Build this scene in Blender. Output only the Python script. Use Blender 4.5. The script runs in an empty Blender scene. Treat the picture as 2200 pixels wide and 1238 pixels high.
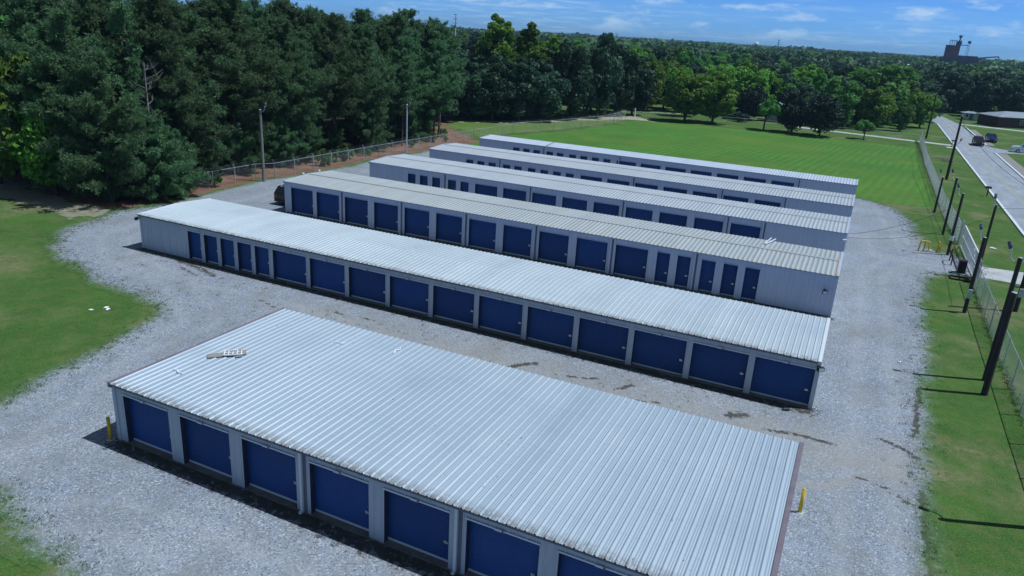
import bpy, math, random
import numpy as np
from mathutils import Vector, Matrix
R = math.radians
SC = bpy.context.scene
COL = SC.collection
rnd = random.Random(7)

# ------------------------------------------------------------------ camera
CAM_P = dict(pitch=19.1075, roll=3.4504, yaw=-24.6393, loc=(34.9161, -16.7268, 16.2237), f=1579.7227)
def make_camera():
    p, r, y = R(CAM_P['pitch']), R(CAM_P['roll']), R(CAM_P['yaw'])
    fw = Vector((math.sin(y)*math.cos(p), math.cos(y)*math.cos(p), -math.sin(p)))
    rt = Vector((math.cos(y), -math.sin(y), 0)); up = rt.cross(fw)
    r2 = rt*math.cos(r) + up*math.sin(r); u2 = -rt*math.sin(r) + up*math.cos(r)
    cd = bpy.data.cameras.new('camera'); cd.sensor_width = 36; cd.sensor_fit = 'HORIZONTAL'
    cd.lens = CAM_P['f']/2200*36; cd.clip_start = .5; cd.clip_end = 30000
    co = bpy.data.objects.new('camera', cd); COL.objects.link(co)
    m = Matrix((r2, u2, -fw)).transposed().to_4x4(); m.translation = Vector(CAM_P['loc'])
    co.matrix_world = m; SC.camera = co
make_camera()

# ------------------------------------------------------------------ light and sky
SUN_EL, SUN_AZ = R(61.8), R(69)          # azimuth from +Y towards +X
sd = Vector((math.sin(SUN_AZ)*math.cos(SUN_EL), math.cos(SUN_AZ)*math.cos(SUN_EL), math.sin(SUN_EL)))
sl = bpy.data.lights.new('sun', 'SUN'); sl.energy = 4.3; sl.angle = R(.5); sl.color = (.87, .945, 1.0)
so = bpy.data.objects.new('sun', sl); COL.objects.link(so)
so.rotation_euler = sd.to_track_quat('Z', 'Y').to_euler(); so.location = (0, 0, 60)
W = bpy.data.worlds.new('World'); SC.world = W; W.use_nodes = True
def build_world():
    nt = W.node_tree; N = nt.nodes; L = nt.links; N.clear()
    out = N.new('ShaderNodeOutputWorld'); bg = N.new('ShaderNodeBackground'); bg.inputs[1].default_value = .075
    sky = N.new('ShaderNodeTexSky'); sky.sky_type = 'NISHITA'; sky.sun_disc = False
    sky.sun_elevation = SUN_EL; sky.sun_rotation = SUN_AZ; sky.air_density = 1.0; sky.dust_density = .3; sky.ozone_density = 4.0
    tc = N.new('ShaderNodeTexCoord'); sx = N.new('ShaderNodeSeparateXYZ'); L.new(tc.outputs['Generated'], sx.inputs[0])
    def m(op, a, b=None):
        n = N.new('ShaderNodeMath'); n.operation = op
        for i, q in enumerate((a, b)):
            if q is None: continue
            if isinstance(q, (int, float)): n.inputs[i].default_value = q
            else: L.new(q, n.inputs[i])
        return n.outputs[0]
    tint = N.new('ShaderNodeMix'); tint.data_type = 'RGBA'; tint.blend_type = 'MULTIPLY'; tint.inputs[0].default_value = 1
    L.new(sky.outputs[0], tint.inputs[6]); 
    up_ = N.new('ShaderNodeMapRange'); up_.inputs[1].default_value = .02; up_.inputs[2].default_value = .26; L.new(sx.outputs[2], up_.inputs[0])
    tm = N.new('ShaderNodeMix'); tm.data_type = 'RGBA'; L.new(up_.outputs[0], tm.inputs[0]); tm.inputs[6].default_value = (.38, .93, 2.2, 1); tm.inputs[7].default_value = (.17, .235, .32, 1)
    L.new(tm.outputs[2], tint.inputs[7])
    # the pale band at the horizon is held back a little, as the blue air of the photograph
    z = m('ADD', m('MAXIMUM', sx.outputs[2], 0.0), .045)
    cb = N.new('ShaderNodeCombineXYZ'); L.new(m('DIVIDE', sx.outputs[0], z), cb.inputs[0]); L.new(m('DIVIDE', sx.outputs[1], z), cb.inputs[1])
    n1 = N.new('ShaderNodeTexNoise'); n1.inputs['Scale'].default_value = 1.25; n1.inputs['Detail'].default_value = 7; n1.inputs['Roughness'].default_value = .62
    n2 = N.new('ShaderNodeTexNoise'); n2.inputs['Scale'].default_value = .22; n2.inputs['Detail'].default_value = 3
    L.new(cb.outputs[0], n1.inputs['Vector']); L.new(cb.outputs[0], n2.inputs['Vector'])
    r1 = N.new('ShaderNodeMapRange'); r1.inputs[1].default_value = .49; r1.inputs[2].default_value = .64; L.new(n1.outputs[0], r1.inputs[0])
    r2 = N.new('ShaderNodeMapRange'); r2.inputs[1].default_value = .40; r2.inputs[2].default_value = .62; L.new(n2.outputs[0], r2.inputs[0])
    f = m('MULTIPLY', m('MULTIPLY', r1.outputs[0], r2.outputs[0]), .75)
    vs = N.new('ShaderNodeMapping'); vs.inputs['Scale'].default_value = (1, 1, 3.6); L.new(tc.outputs['Generated'], vs.inputs[0])
    n3 = N.new('ShaderNodeTexNoise'); n3.inputs['Scale'].default_value = 13; n3.inputs['Detail'].default_value = 8; n3.inputs['Roughness'].default_value = .6; L.new(vs.outputs[0], n3.inputs['Vector'])
    r3 = N.new('ShaderNodeMapRange'); r3.inputs[1].default_value = .53; r3.inputs[2].default_value = .66; L.new(n3.outputs[0], r3.inputs[0])
    r4 = N.new('ShaderNodeMapRange'); r4.inputs[1].default_value = .004; r4.inputs[2].default_value = .02; L.new(sx.outputs[2], r4.inputs[0])
    f = m('MAXIMUM', m('MULTIPLY', f, .55), m('MULTIPLY', m('MULTIPLY', r3.outputs[0], r4.outputs[0]), .62))
    f = m('ADD', f, m('MULTIPLY', r2.outputs[0], .08))
    mx = N.new('ShaderNodeMix'); mx.data_type = 'RGBA'; L.new(f, mx.inputs[0]); L.new(tint.outputs[2], mx.inputs[6]); mx.inputs[7].default_value = (7.5, 10., 12.5, 1)
    L.new(mx.outputs[2], bg.inputs[0]); L.new(bg.outputs[0], out.inputs[0])
build_world()
SC.view_settings.view_transform = 'Standard'; SC.view_settings.look = 'None'
SC.view_settings.exposure = 0.0; SC.view_settings.gamma = 1
SC.cycles.max_bounces = 6; SC.cycles.transparent_max_bounces = 8; SC.cycles.volume_bounces = 0
SC.cycles.use_adaptive_sampling = True

# ------------------------------------------------------------------ helpers
def tag(o, label=None, cat=None, group=None, kind=None):
    if label: o['label'] = label
    if cat: o['category'] = cat
    if group: o['group'] = group
    if kind: o['kind'] = kind
    return o
def empty(name, loc, label, cat, group=None, rz=0, kind=None):
    o = bpy.data.objects.new(name, None); COL.objects.link(o); o.location = loc; o.rotation_euler = (0, 0, rz)
    o.empty_display_size = .3
    return tag(o, label, cat, group, kind)
def link(name, me, parent=None):
    o = bpy.data.objects.new(name, me); COL.objects.link(o)
    if parent: o.parent = parent
    return o
def copy_tree(o, parent=None):
    c = o.copy(); COL.objects.link(c); c.parent = parent
    for ch in list(o.children): copy_tree(ch, c)
    return c
class MB:
    def __init__(s): s.v = []; s.f = []; s.mi = []; s.m = 0
    def poly(s, pts, m=None):
        n = len(s.v); s.v += [tuple(p) for p in pts]; s.f.append(tuple(range(n, n+len(pts)))); s.mi.append(s.m if m is None else m)
    def box(s, x0, y0, z0, x1, y1, z1, m=None, M=None):
        n = len(s.v)
        P = [(x0,y0,z0),(x1,y0,z0),(x1,y1,z0),(x0,y1,z0),(x0,y0,z1),(x1,y0,z1),(x1,y1,z1),(x0,y1,z1)]
        if M is not None: P = [tuple(M @ Vector(p)) for p in P]
        s.v += P
        for q in ((0,3,2,1),(4,5,6,7),(0,1,5,4),(1,2,6,5),(2,3,7,6),(3,0,4,7)):
            s.f.append(tuple(n+i for i in q)); s.mi.append(s.m if m is None else m)
    def tube(s, a, b, ra, rb=None, n=8, m=None, cap=True):
        rb = ra if rb is None else rb; a = Vector(a); b = Vector(b); d = (b-a).normalized()
        x = d.orthogonal().normalized(); y = d.cross(x); k = len(s.v)
        for c, r in ((a, ra), (b, rb)):
            for i in range(n):
                t = 2*math.pi*i/n; s.v.append(tuple(c + x*(r*math.cos(t)) + y*(r*math.sin(t))))
        mm = s.m if m is None else m
        for i in range(n):
            j = (i+1) % n; s.f.append((k+i, k+j, k+n+j, k+n+i)); s.mi.append(mm)
        if cap:
            s.f.append(tuple(k+i for i in reversed(range(n)))); s.mi.append(mm)
            s.f.append(tuple(k+n+i for i in range(n))); s.mi.append(mm)
    def path(s, pts, r, n=6, m=None, r2=None):
        r2 = r if r2 is None else r2; K = len(pts)-1
        for i in range(K):
            s.tube(pts[i], pts[i+1], r+(r2-r)*i/K, r+(r2-r)*(i+1)/K, n, m, True)
    def mesh(s, name, mats, smooth=False):
        me = bpy.data.meshes.new(name); me.from_pydata(s.v, [], s.f)
        for k in (mats if isinstance(mats, (list, tuple)) else [mats]): me.materials.append(k)
        if any(s.mi): me.polygons.foreach_set('material_index', s.mi)
        if smooth: me.polygons.foreach_set('use_smooth', [True]*len(s.f))
        me.update(); return me
    def build(s, name, mats, parent=None, smooth=False): return link(name, s.mesh(name, mats, smooth), parent)
def np_mesh(name, V, F, mats, mi=None, smooth=False):
    """V (n,3), F (m,k) with the same number of corners in every face"""
    me = bpy.data.meshes.new(name); k = F.shape[1]
    me.vertices.add(len(V)); me.vertices.foreach_set('co', np.asarray(V, np.float32).ravel())
    me.loops.add(F.size); me.loops.foreach_set('vertex_index', F.astype(np.int32).ravel())
    me.polygons.add(len(F)); me.polygons.foreach_set('loop_start', np.arange(0, F.size, k, dtype=np.int32))
    me.polygons.foreach_set('loop_total', np.full(len(F), k, np.int32))
    for m in mats: me.materials.append(m)
    if mi is not None: me.polygons.foreach_set('material_index', np.asarray(mi, np.int32))
    if smooth: me.polygons.foreach_set('use_smooth', np.ones(len(F), bool))
    me.update(calc_edges=True); return me

# ------------------------------------------------------------------ materials
def mat(name, base=(.5,.5,.5), rough=.8, metal=0., spec=.3):
    m = bpy.data.materials.new(name); m.use_nodes = True; b = m.node_tree.nodes['Principled BSDF']
    b.inputs['Base Color'].default_value = (*base, 1); b.inputs['Roughness'].default_value = rough
    b.inputs['Metallic'].default_value = metal; b.inputs['Specular IOR Level'].default_value = spec
    return m
class NT:
    def __init__(s, m): s.t = m.node_tree; s.b = s.t.nodes['Principled BSDF']
    def n(s, t, **k):
        q = s.t.nodes.new(t)
        for a, v in k.items(): setattr(q, a, v)
        return q
    def l(s, a, b): s.t.links.new(a, b)
    def put(s, q, v):
        if hasattr(v, 'links') or isinstance(v, bpy.types.NodeSocket): s.l(v, q)
        elif isinstance(v, tuple): q.default_value = (*v, 1) if len(v) == 3 else v
        else: q.default_value = v
    def math(s, op, a, b=0., c=None):
        q = s.n('ShaderNodeMath', operation=op); s.put(q.inputs[0], a); s.put(q.inputs[1], b)
        if c is not None: s.put(q.inputs[2], c)
        return q.outputs[0]
    def mix(s, f, a, b, mode='MIX'):
        q = s.n('ShaderNodeMix', data_type='RGBA', blend_type=mode); s.put(q.inputs[0], f); s.put(q.inputs[6], a); s.put(q.inputs[7], b); return q.outputs[2]
    def obj(s): return s.n('ShaderNodeTexCoord').outputs['Object']
    def pos(s): return s.n('ShaderNodeNewGeometry').outputs['Position']
    def scale(s, v, sc):
        q = s.n('ShaderNodeMapping'); s.l(v, q.inputs[0]); q.inputs['Scale'].default_value = sc; return q.outputs[0]
    def noise(s, v, sc, det=4., ro=.5, dist=0.):
        q = s.n('ShaderNodeTexNoise'); s.l(v, q.inputs['Vector']); q.inputs['Scale'].default_value = sc; q.inputs['Detail'].default_value = det
        q.inputs['Roughness'].default_value = ro; q.inputs['Distortion'].default_value = dist; return q.outputs[0]
    def vor(s, v, sc, out='Distance', feature='F1'):
        q = s.n('ShaderNodeTexVoronoi', feature=feature); s.l(v, q.inputs['Vector']); q.inputs['Scale'].default_value = sc; return q.outputs[out]
    def rng(s, v, a, b, c=0., d=1.):
        q = s.n('ShaderNodeMapRange'); s.put(q.inputs[0], v)
        for i, k in enumerate((a, b, c, d)): q.inputs[i+1].default_value = k
        return q.outputs[0]
    def bump(s, h, st=.5, d=.05):
        q = s.n('ShaderNodeBump'); q.inputs['Strength'].default_value = st; q.inputs['Distance'].default_value = d; s.l(h, q.inputs['Height']); s.l(q.outputs[0], s.b.inputs['Normal'])
    def color(s, c): s.put(s.b.inputs['Base Color'], c)
    def attr(s, name): return s.n('ShaderNodeAttribute', attribute_name=name).outputs['Fac']

def grass_col(k, dark, light, dry, drysc=.16, dryth=(.50, .68), stripes=0.):
    p = k.pos(); n1 = k.noise(p, .35, 6, .6); n2 = k.noise(p, 3.2, 6, .75); n3 = k.noise(p, 14., 3, .7)
    c = k.mix(k.rng(n1, .32, .68), dark, light)
    c = k.mix(k.rng(n2, .3, .72, 0, .75), c, k.mix(.5, dark, (.02, .035, .012)))
    c = k.mix(k.rng(n3, .48, .72, 0, .6), c, tuple(min(1, q*1.8) for q in light)); c = k.mix(k.rng(k.noise(p, .9, 7, .75), .48, .66, 0, .55), c, (.13, .15, .05))
    d = k.math('MULTIPLY', k.rng(k.noise(p, drysc, 6, .68), *dryth), k.rng(n2, .35, .6))
    c = k.mix(d, c, dry)
    if stripes:
        w = k.n('ShaderNodeTexWave', wave_type='BANDS', bands_direction='X'); v = k.n('ShaderNodeMapping'); k.l(p, v.inputs[0])
        v.inputs['Rotation'].default_value = (0, 0, R(7)); k.l(v.outputs[0], w.inputs['Vector'])
        w.inputs['Scale'].default_value = .26; w.inputs['Distortion'].default_value = 1.8; w.inputs['Detail'].default_value = 2
        c = k.mix(k.math('MULTIPLY', k.math('MULTIPLY', w.outputs[0], k.rng(k.noise(p, .08, 3), .35, .6)), stripes), c, tuple(q*1.45 for q in light)); c = k.mix(k.rng(k.noise(p, .045, 4, .6), .45, .68, 0, .5), c, (.13, .20, .035))
    return c, n2, n3
def m_grass(name, dark, light, dry, **kw):
    m = mat(name, rough=.95, spec=.1); k = NT(m); c, n2, n3 = grass_col(k, dark, light, dry, **kw); k.color(c)
    k.bump(k.math('ADD', k.noise(k.pos(), 9, 5, .8), n3), .55, .08); return m
G_D, G_L, G_DRY = (.042, .100, .024), (.076, .162, .034), (.23, .20, .12)
M_lawn = m_grass('lawn_grass', G_D, G_L, G_DRY)
M_field = m_grass('mown_field', (.048, .140, .026), (.070, .195, .034), (.18, .20, .06), drysc=.09, dryth=(.56, .74), stripes=.42)
M_meadow = m_grass('meadow_grass', (.085, .155, .030), (.115, .195, .042), (.24, .22, .10), dryth=(.5, .7))

def m_gravel():
    m = mat('gravel', rough=.9, spec=.25); k = NT(m); p = k.pos()
    st = k.vor(p, 21, 'Color'); sp = k.n('ShaderNodeSeparateColor'); k.l(st, sp.inputs[0])
    st2 = k.vor(p, 6.5, 'Color'); s2 = k.n('ShaderNodeSeparateColor'); k.l(st2, s2.inputs[0])
    big = k.noise(p, .16, 6, .65); mid = k.noise(p, .9, 6, .7); fin = k.noise(p, 5, 5, .8)
    c = k.mix(k.rng(big, .35, .65), (.205, .245, .315), (.285, .318, .375))
    c = k.mix(k.rng(mid, .42, .70, 0, .6), c, (.235, .235, .235))
    c = k.mix(k.rng(sp.outputs[0], .0, .38, .85, 0), c, (.085, .10, .12))
    c = k.mix(k.rng(sp.outputs[1], .76, 1., 0, .85), c, (.52, .55, .60))
    c = k.mix(k.math('MULTIPLY', k.attr('track'), k.rng(mid, .3, .6, .4, 1)), c, (.38, .40, .43)); c = k.mix(k.rng(k.noise(k.scale(p, (1, .45, 1)), .45, 7, .75), .50, .66, 0, .5), c, (.20, .195, .18))
    c = k.mix(k.rng(fin, .55, .8, 0, .5), c, (.15, .16, .15))
    sand = k.math('MULTIPLY', k.attr('sand'), k.rng(mid, .25, .6, .35, 1))
    c = k.mix(k.math('MULTIPLY', sand, .7), c, (.31, .295, .265))
    weeds = k.math('MULTIPLY', k.rng(k.noise(p, .55, 8, .75), .58, .70), k.rng(fin, .42, .6)); weeds = k.math('MULTIPLY', weeds, .6)
    c = k.mix(weeds, c, (.085, .115, .055)); c = k.mix(k.rng(k.noise(p, .28, 7, .7), .52, .68, 0, .45), c, (.17, .20, .21))
    mud_shade = k.rng(k.math('ADD', k.attr('mud_shade'), k.math('MULTIPLY', k.math('SUBTRACT', k.noise(p, 3.2, 7, .8), .5), 3.4)), .58, .74)
    c = k.mix(k.math('MULTIPLY', mud_shade, .9), c, (.055, .048, .040))
    grass, _, _ = grass_col(k, G_D, G_L, G_DRY)
    e = k.attr('edge'); g = k.rng(k.math('ADD', e, k.math('MULTIPLY', k.math('SUBTRACT', k.noise(p, 4.5, 8, .85), .5), 2.0)), .30, .80)
    c = k.mix(g, grass, c); k.color(c)
    k.bump(k.math('ADD', sp.outputs[0], k.math('MULTIPLY', fin, 1.5)), .5, .05); return m
M_gravel = m_gravel()
def m_soil():
    m = mat('pine_straw_soil', rough=.95, spec=.1); k = NT(m); p = k.pos()
    n = k.noise(p, .5, 7, .7); f = k.noise(p, 5, 6, .8)
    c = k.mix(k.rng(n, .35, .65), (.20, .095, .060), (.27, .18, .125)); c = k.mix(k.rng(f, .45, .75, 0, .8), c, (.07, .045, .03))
    c = k.mix(k.rng(k.noise(p, 1.1, 5, .7), .60, .70), c, (.05, .09, .03)); k.color(c); k.bump(f, .8, .15); return m
M_soil = m_soil()

def m_simple(name, a, b, sc=2., rough=.85, det=6, bump=0., th=(.35, .65), metal=0, spec=.3, scale=None):
    m = mat(name, a, rough, metal, spec); k = NT(m); p = k.obj()
    if scale: p = k.scale(p, scale)
    n = k.noise(p, sc, det, .65); k.color(k.mix(k.rng(n, *th), a, b))
    if bump: k.bump(n, bump, .03)
    return m
M_asphalt = m_simple('worn_asphalt', (.21, .24, .29), (.31, .34, .39), .9, det=9, bump=.2, scale=(1, .25, 1))
M_conc = m_simple('concrete', (.34, .35, .36), (.47, .48, .49), .8, bump=.2)
M_slab = m_simple('stained_concrete', (.20, .195, .185), (.13, .125, .12), 1.5)
M_kerb = m_simple('kerb_concrete', (.50, .54, .58), (.66, .69, .72), 1.5)
M_yell = m_simple('road_yellow', (.42, .36, .22), (.32, .32, .28), 3)
M_sandp = m_simple('sand', (.30, .25, .18), (.40, .36, .29), .6)
M_bare = m_simple('bare_sandy_soil', (.26, .235, .20), (.16, .17, .09), 1.2)
M_floor = m_simple('shaded_leaf_litter', (.070, .045, .032), (.035, .045, .022), .8)  # litter colour darkened to carry the shade inside the pine wood
M_walk = m_simple('worn_walk', (.26, .25, .25), (.20, .19, .18), 1.)
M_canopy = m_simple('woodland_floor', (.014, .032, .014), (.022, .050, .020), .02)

def m_roof(name, base, var, warm, streak=.3, lines=True, dirt=True, metal=.35, rough=.42):
    m = mat(name, base, rough, metal, .5); k = NT(m); p = k.obj(); s = k.n('ShaderNodeSeparateXYZ'); k.l(p, s.inputs[0])
    pan = k.math('FLOOR', k.math('DIVIDE', s.outputs[0], .9144)); wn = k.n('ShaderNodeTexWhiteNoise', noise_dimensions='1D'); k.l(pan, wn.inputs['W'])
    c = k.mix(k.rng(wn.outputs[0], 0, 1, 0, 1), base, var)
    st = k.noise(k.scale(p, (5, .22, 1)), 1, 6, .7); c = k.mix(k.rng(st, .40, .75, 0, streak), c, warm)
    bl = k.noise(p, .35, 5, .6); c = k.mix(k.rng(bl, .4, .7, 0, .35), c, warm)
    sp = k.noise(k.scale(p, (1, .6, 1)), 5.5, 2, .6); c = k.mix(k.rng(sp, .735, .77, 0, .7), c, (.10, .11, .12))
    # screw rows of the purlins
    y = k.math('PINGPONG', k.math('ADD', s.outputs[1], 50.), .75); c = k.mix(k.rng(y, .0, .05, .22, 0), c, tuple(q*.72 for q in base))
    if dirt:
        e = k.attr('eave'); d = k.math('MULTIPLY', k.rng(e, .0, .55, 1, 0), k.rng(k.noise(k.scale(p, (3, 2, 1)), 1.5, 6, .8), .40, .56)); c = k.mix(k.math('MULTIPLY', d, .9), c, (.17, .155, .14))
    k.color(c); k.put(k.b.inputs['Roughness'], k.rng(bl, .3, .7, rough-.07, rough+.12)); return m
M_roof1 = m_roof('galvanised_roof', (.42, .51, .60), (.47, .56, .65), (.37, .42, .47))
M_roof2 = m_roof('galvanised_roof_pale', (.52, .60, .66), (.57, .65, .71), (.43, .48, .51))
M_roof3 = m_roof('weathered_cream_roof', (.37, .41, .43), (.41, .45, .47), (.315, .325, .32), .7, metal=.15, rough=.55, dirt=False)
M_roof4 = m_roof('pale_grey_roof', (.40, .45, .50), (.44, .49, .54), (.35, .375, .39), .5, metal=.15, rough=.5, dirt=False)
M_roof6 = m_roof('white_roof', (.44, .50, .60), (.48, .54, .64), (.40, .45, .54), .4, metal=.1, rough=.55, dirt=False)
def m_wall(name, a, b, rust=.25):
    m = mat(name, a, .55, 0, .35); k = NT(m); p = k.obj()
    n = k.noise(k.scale(p, (3, 3, .35)), 1, 6, .7); c = k.mix(k.rng(n, .35, .7), a, b)
    s = k.n('ShaderNodeSeparateXYZ'); k.l(p, s.inputs[0])
    d = k.math('MULTIPLY', k.rng(s.outputs[2], .0, .45, 1, 0), k.rng(k.noise(p, 2.5, 5, .7), .4, .62)); c = k.mix(k.math('MULTIPLY', d, rust), c, (.20, .17, .13)); k.color(c); return m
M_wall1 = m_wall('ribbed_wall_paint', (.36, .42, .50), (.45, .51, .58))
M_wall3 = m_wall('pale_wall_paint', (.46, .53, .68), (.52, .59, .72), .10)
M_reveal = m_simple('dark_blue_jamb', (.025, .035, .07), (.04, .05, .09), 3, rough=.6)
M_trim = m_simple('dark_trim', (.10, .12, .16), (.14, .16, .20), 3, rough=.5)
M_trim3 = m_simple('blue_grey_trim', (.36, .42, .55), (.42, .48, .60), 3, rough=.5)
M_rake = m_simple('brown_rake_trim', (.15, .125, .155), (.21, .18, .21), 1.2, rough=.5)
M_light = m_simple('light_trim', (.55, .60, .66), (.62, .66, .70), 3, rough=.5)
def m_door():
    m = mat('blue_door_paint', (.014, .028, .15), .5, 0, .3); k = NT(m); p = k.obj()
    inf = k.n('ShaderNodeObjectInfo'); c = k.mix(inf.outputs['Random'], (.016, .062, .21), (.024, .086, .29))
    c = k.mix(k.rng(k.noise(k.scale(p, (1, 1, .4)), 1.6, 5, .6), .35, .7, 0, .4), c, (.008, .038, .15)); k.color(c); return m
M_door = m_door()
M_steel = mat('steel', (.5, .52, .55), .35, .8)
M_galv = m_simple('galvanised_tube', (.42, .47, .52), (.52, .57, .62), 4, rough=.4, metal=.4)
M_wire = mat('chain_link_wire', (.55, .60, .66), .4, .3)
M_white = mat('white_paint', (.72, .74, .78), .5)
M_black = mat('black_plastic', (.016, .017, .02), .45)
M_glass = mat('dark_glass', (.02, .025, .035), .08, 0, .8)
M_lens = mat('lamp_glass', (.62, .66, .70), .15, 0, .6)
M_pole = m_simple('creosoted_timber', (.030, .026, .028), (.050, .043, .042), 1.0, rough=.9, scale=(4, 4, .6), bump=.3)
M_poleg = m_simple('grey_timber', (.13, .15, .14), (.20, .21, .19), 1.0, rough=.9, scale=(4, 4, .6), bump=.3)
M_ylw = m_simple('yellow_paint', (.55, .38, .02), (.66, .48, .04), 3, rough=.5)
M_bark = m_simple('pine_bark', (.060, .050, .048), (.12, .105, .10), 1.2, rough=.95, scale=(4, 4, .8), bump=.5)
M_bark2 = m_simple('dark_bark', (.045, .038, .033), (.08, .07, .06), 1.2, rough=.95, scale=(4, 4, .8), bump=.5)
M_brick = m_simple('brick_wall', (.060, .035, .034), (.095, .055, .050), 3, rough=.9)
M_shing = m_simple('shingle_roof', (.20, .24, .30), (.27, .31, .36), 1.2, rough=.8)
M_rust = m_simple('rusty_steel', (.22, .10, .11), (.17, .09, .12), .12, rough=.8)
M_dsteel = m_simple('dark_steel', (.075, .085, .13), (.10, .11, .16), .3, rough=.7)
M_maroon = mat('maroon_cabinet', (.030, .012, .018), .4)
M_paper = mat('white_litter', (.78, .80, .82), .7)
M_tan = mat('brown_board', (.27, .25, .24), .8)
M_red = mat('red_marker', (.4, .05, .05), .5)

def m_leaf(name, a, b, c, hue=.0, trans=.25, rough=.6):
    m = mat(name, a, rough, 0, .25); k = NT(m); p = k.obj(); inf = k.n('ShaderNodeObjectInfo')
    n = k.noise(p, .55, 5, .7); n2 = k.noise(p, 3.5, 3, .7)
    col = k.mix(k.rng(n, .34, .66), a, b); col = k.mix(k.rng(n2, .52, .78, 0, .8), col, c)
    hs = k.n('ShaderNodeHueSaturation'); k.put(hs.inputs['Color'], col)
    k.l(k.rng(inf.outputs['Random'], 0, 1, .5-hue, .5+hue), hs.inputs['Hue']); k.l(k.rng(inf.outputs['Random'], 0, 1, .66, 1.38), hs.inputs['Value'])
    k.color(hs.outputs[0])
    t = k.n('ShaderNodeBsdfTranslucent'); k.l(hs.outputs[0], t.inputs[0]); mx = k.n('ShaderNodeMixShader'); mx.inputs[0].default_value = trans
    out = k.t.nodes['Material Output']; k.l(k.b.outputs[0], mx.inputs[1]); k.l(t.outputs[0], mx.inputs[2]); k.l(mx.outputs[0], out.inputs[0]); return m
M_pine = m_leaf('pine_needles', (.070, .150, .070), (.112, .215, .092), (.28, .41, .18), .025, .38)
M_oakd = m_leaf('dark_leaves', (.032, .075, .044), (.048, .106, .054), (.085, .16, .085), .02, .28)
M_oakb = m_leaf('bright_leaves', (.110, .240, .034), (.160, .310, .044), (.24, .41, .08), .02, .42)
M_oakm = m_leaf('mid_leaves', (.082, .185, .044), (.122, .260, .058), (.19, .35, .09), .03, .42)
M_ced = m_leaf('cedar_leaves', (.016, .032, .024), (.024, .044, .030), (.036, .064, .042), .02, .12)
M_blue = m_leaf('grey_green_leaves', (.055, .105, .075), (.075, .13, .095), (.12, .18, .14), .01, .25)

# ------------------------------------------------------------------ ground, lot, road
def sdf_poly(X, Y, P):
    """signed distance to a closed polygon, positive inside"""
    P = np.array(P, float); d = np.full(X.shape, 1e9); ins = np.zeros(X.shape, bool)
    for i in range(len(P)):
        a = P[i]; b = P[(i+1) % len(P)]; e = b-a
        t = np.clip(((X-a[0])*e[0]+(Y-a[1])*e[1])/(e@e), 0, 1)
        d = np.minimum(d, np.hypot(X-a[0]-t*e[0], Y-a[1]-t*e[1]))
        c = ((a[1] > Y) != (b[1] > Y)); xi = a[0]+(Y-a[1])*(b[0]-a[0])/(b[1]-a[1]+1e-12); ins ^= c & (X < xi)
    return np.where(ins, d, -d)
def sdf_line(X, Y, P):
    P = np.array(P, float); d = np.full(X.shape, 1e9)
    for i in range(len(P)-1):
        a = P[i]; b = P[i+1]; e = b-a; t = np.clip(((X-a[0])*e[0]+(Y-a[1])*e[1])/(e@e), 0, 1)
        d = np.minimum(d, np.hypot(X-a[0]-t*e[0], Y-a[1]-t*e[1]))
    return d
def vnoise(X, Y, s, seed):
    r = np.random.RandomState(seed); T = r.rand(256, 256); x = X/s; y = Y/s
    xi = np.floor(x).astype(int); yi = np.floor(y).astype(int); fx = x-xi; fy = y-yi; fx = fx*fx*(3-2*fx); fy = fy*fy*(3-2*fy)
    g = lambda i, j: T[i % 256, j % 256]
    return (g(xi,yi)*(1-fx)+g(xi+1,yi)*fx)*(1-fy)+(g(xi,yi+1)*(1-fx)+g(xi+1,yi+1)*fx)*fy
def patch(name, P, z, step, mats, wob=.5, attrs=None, margin=0.):
    P = np.array(P, float); x0, y0 = P.min(0)-1-margin; x1, y1 = P.max(0)+1+margin
    xs = np.arange(x0, x1, step); ys = np.arange(y0, y1, step); X, Y = np.meshgrid(xs, ys)
    S = sdf_poly(X, Y, P) + margin + wob*((vnoise(X, Y, 2.2, 1)-.5)+(vnoise(X, Y, .7, 2)-.5)*.6)
    nx = len(xs); I = np.arange(X.size).reshape(X.shape); keep = (S[:-1,:-1] > 0) & (S[1:,:-1] > 0) & (S[:-1,1:] > 0) & (S[1:,1:] > 0)
    F = np.stack([I[:-1,:-1][keep], I[:-1,1:][keep], I[1:,1:][keep], I[1:,:-1][keep]], 1)
    used = np.unique(F); mp = np.zeros(X.size, int); mp[used] = np.arange(len(used)); F = mp[F]
    V = np.stack([X.ravel()[used], Y.ravel()[used], np.full(len(used), z)], 1)
    me = np_mesh(name, V, F, mats)
    for an, fn in (attrs or {}).items():
        a = me.attributes.new(an, 'FLOAT', 'POINT'); a.data.foreach_set('value', np.asarray(fn(X, Y, S).ravel()[used], np.float32))
    o = link(name, me); o['kind'] = 'structure'; return o
LOT = [(39.6,-22),(39.56,7.64),(39.43,11.56),(39.57,15.3),(39.54,19.9),(39.9,24.2),(40.33,29.3),(40.28,34.4),(40.37,40.8),(41.05,46.2),(42.0,48.9),(43.8,49.7),(45.3,49.6),
 (45.5,53.4),(43.5,56.3),(41.7,57.0),(40.9,59.5),(40.83,65.9),(40.1,71.5),(37.8,77.4),(35.5,78.7),(20,79),(-10,78),(-18.5,74),(-20.2,60),(-19.6,49.4),(-21.2,41.2),(-20.3,34),(-20.0,29),
 (-20.8,24.3),(-19.9,22.3),(-19,18.8),(-17.45,16.6),(-14.8,14.8),(-11.9,13.5),(-8.2,12.5),(-5.5,12.1),(-2.4,12),(-.4,11.2),(1,9.9),(1.9,7.8),(2.66,4.56),(3.2,1.86),(3.85,-.6),
 (1,-3),(-5,-7),(-3,-13),(3,-9),(9.76,-4.2),(12,-4.7),(14.3,-5.05),(16,-5.7),(18,-8),(20,-22)]
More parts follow.
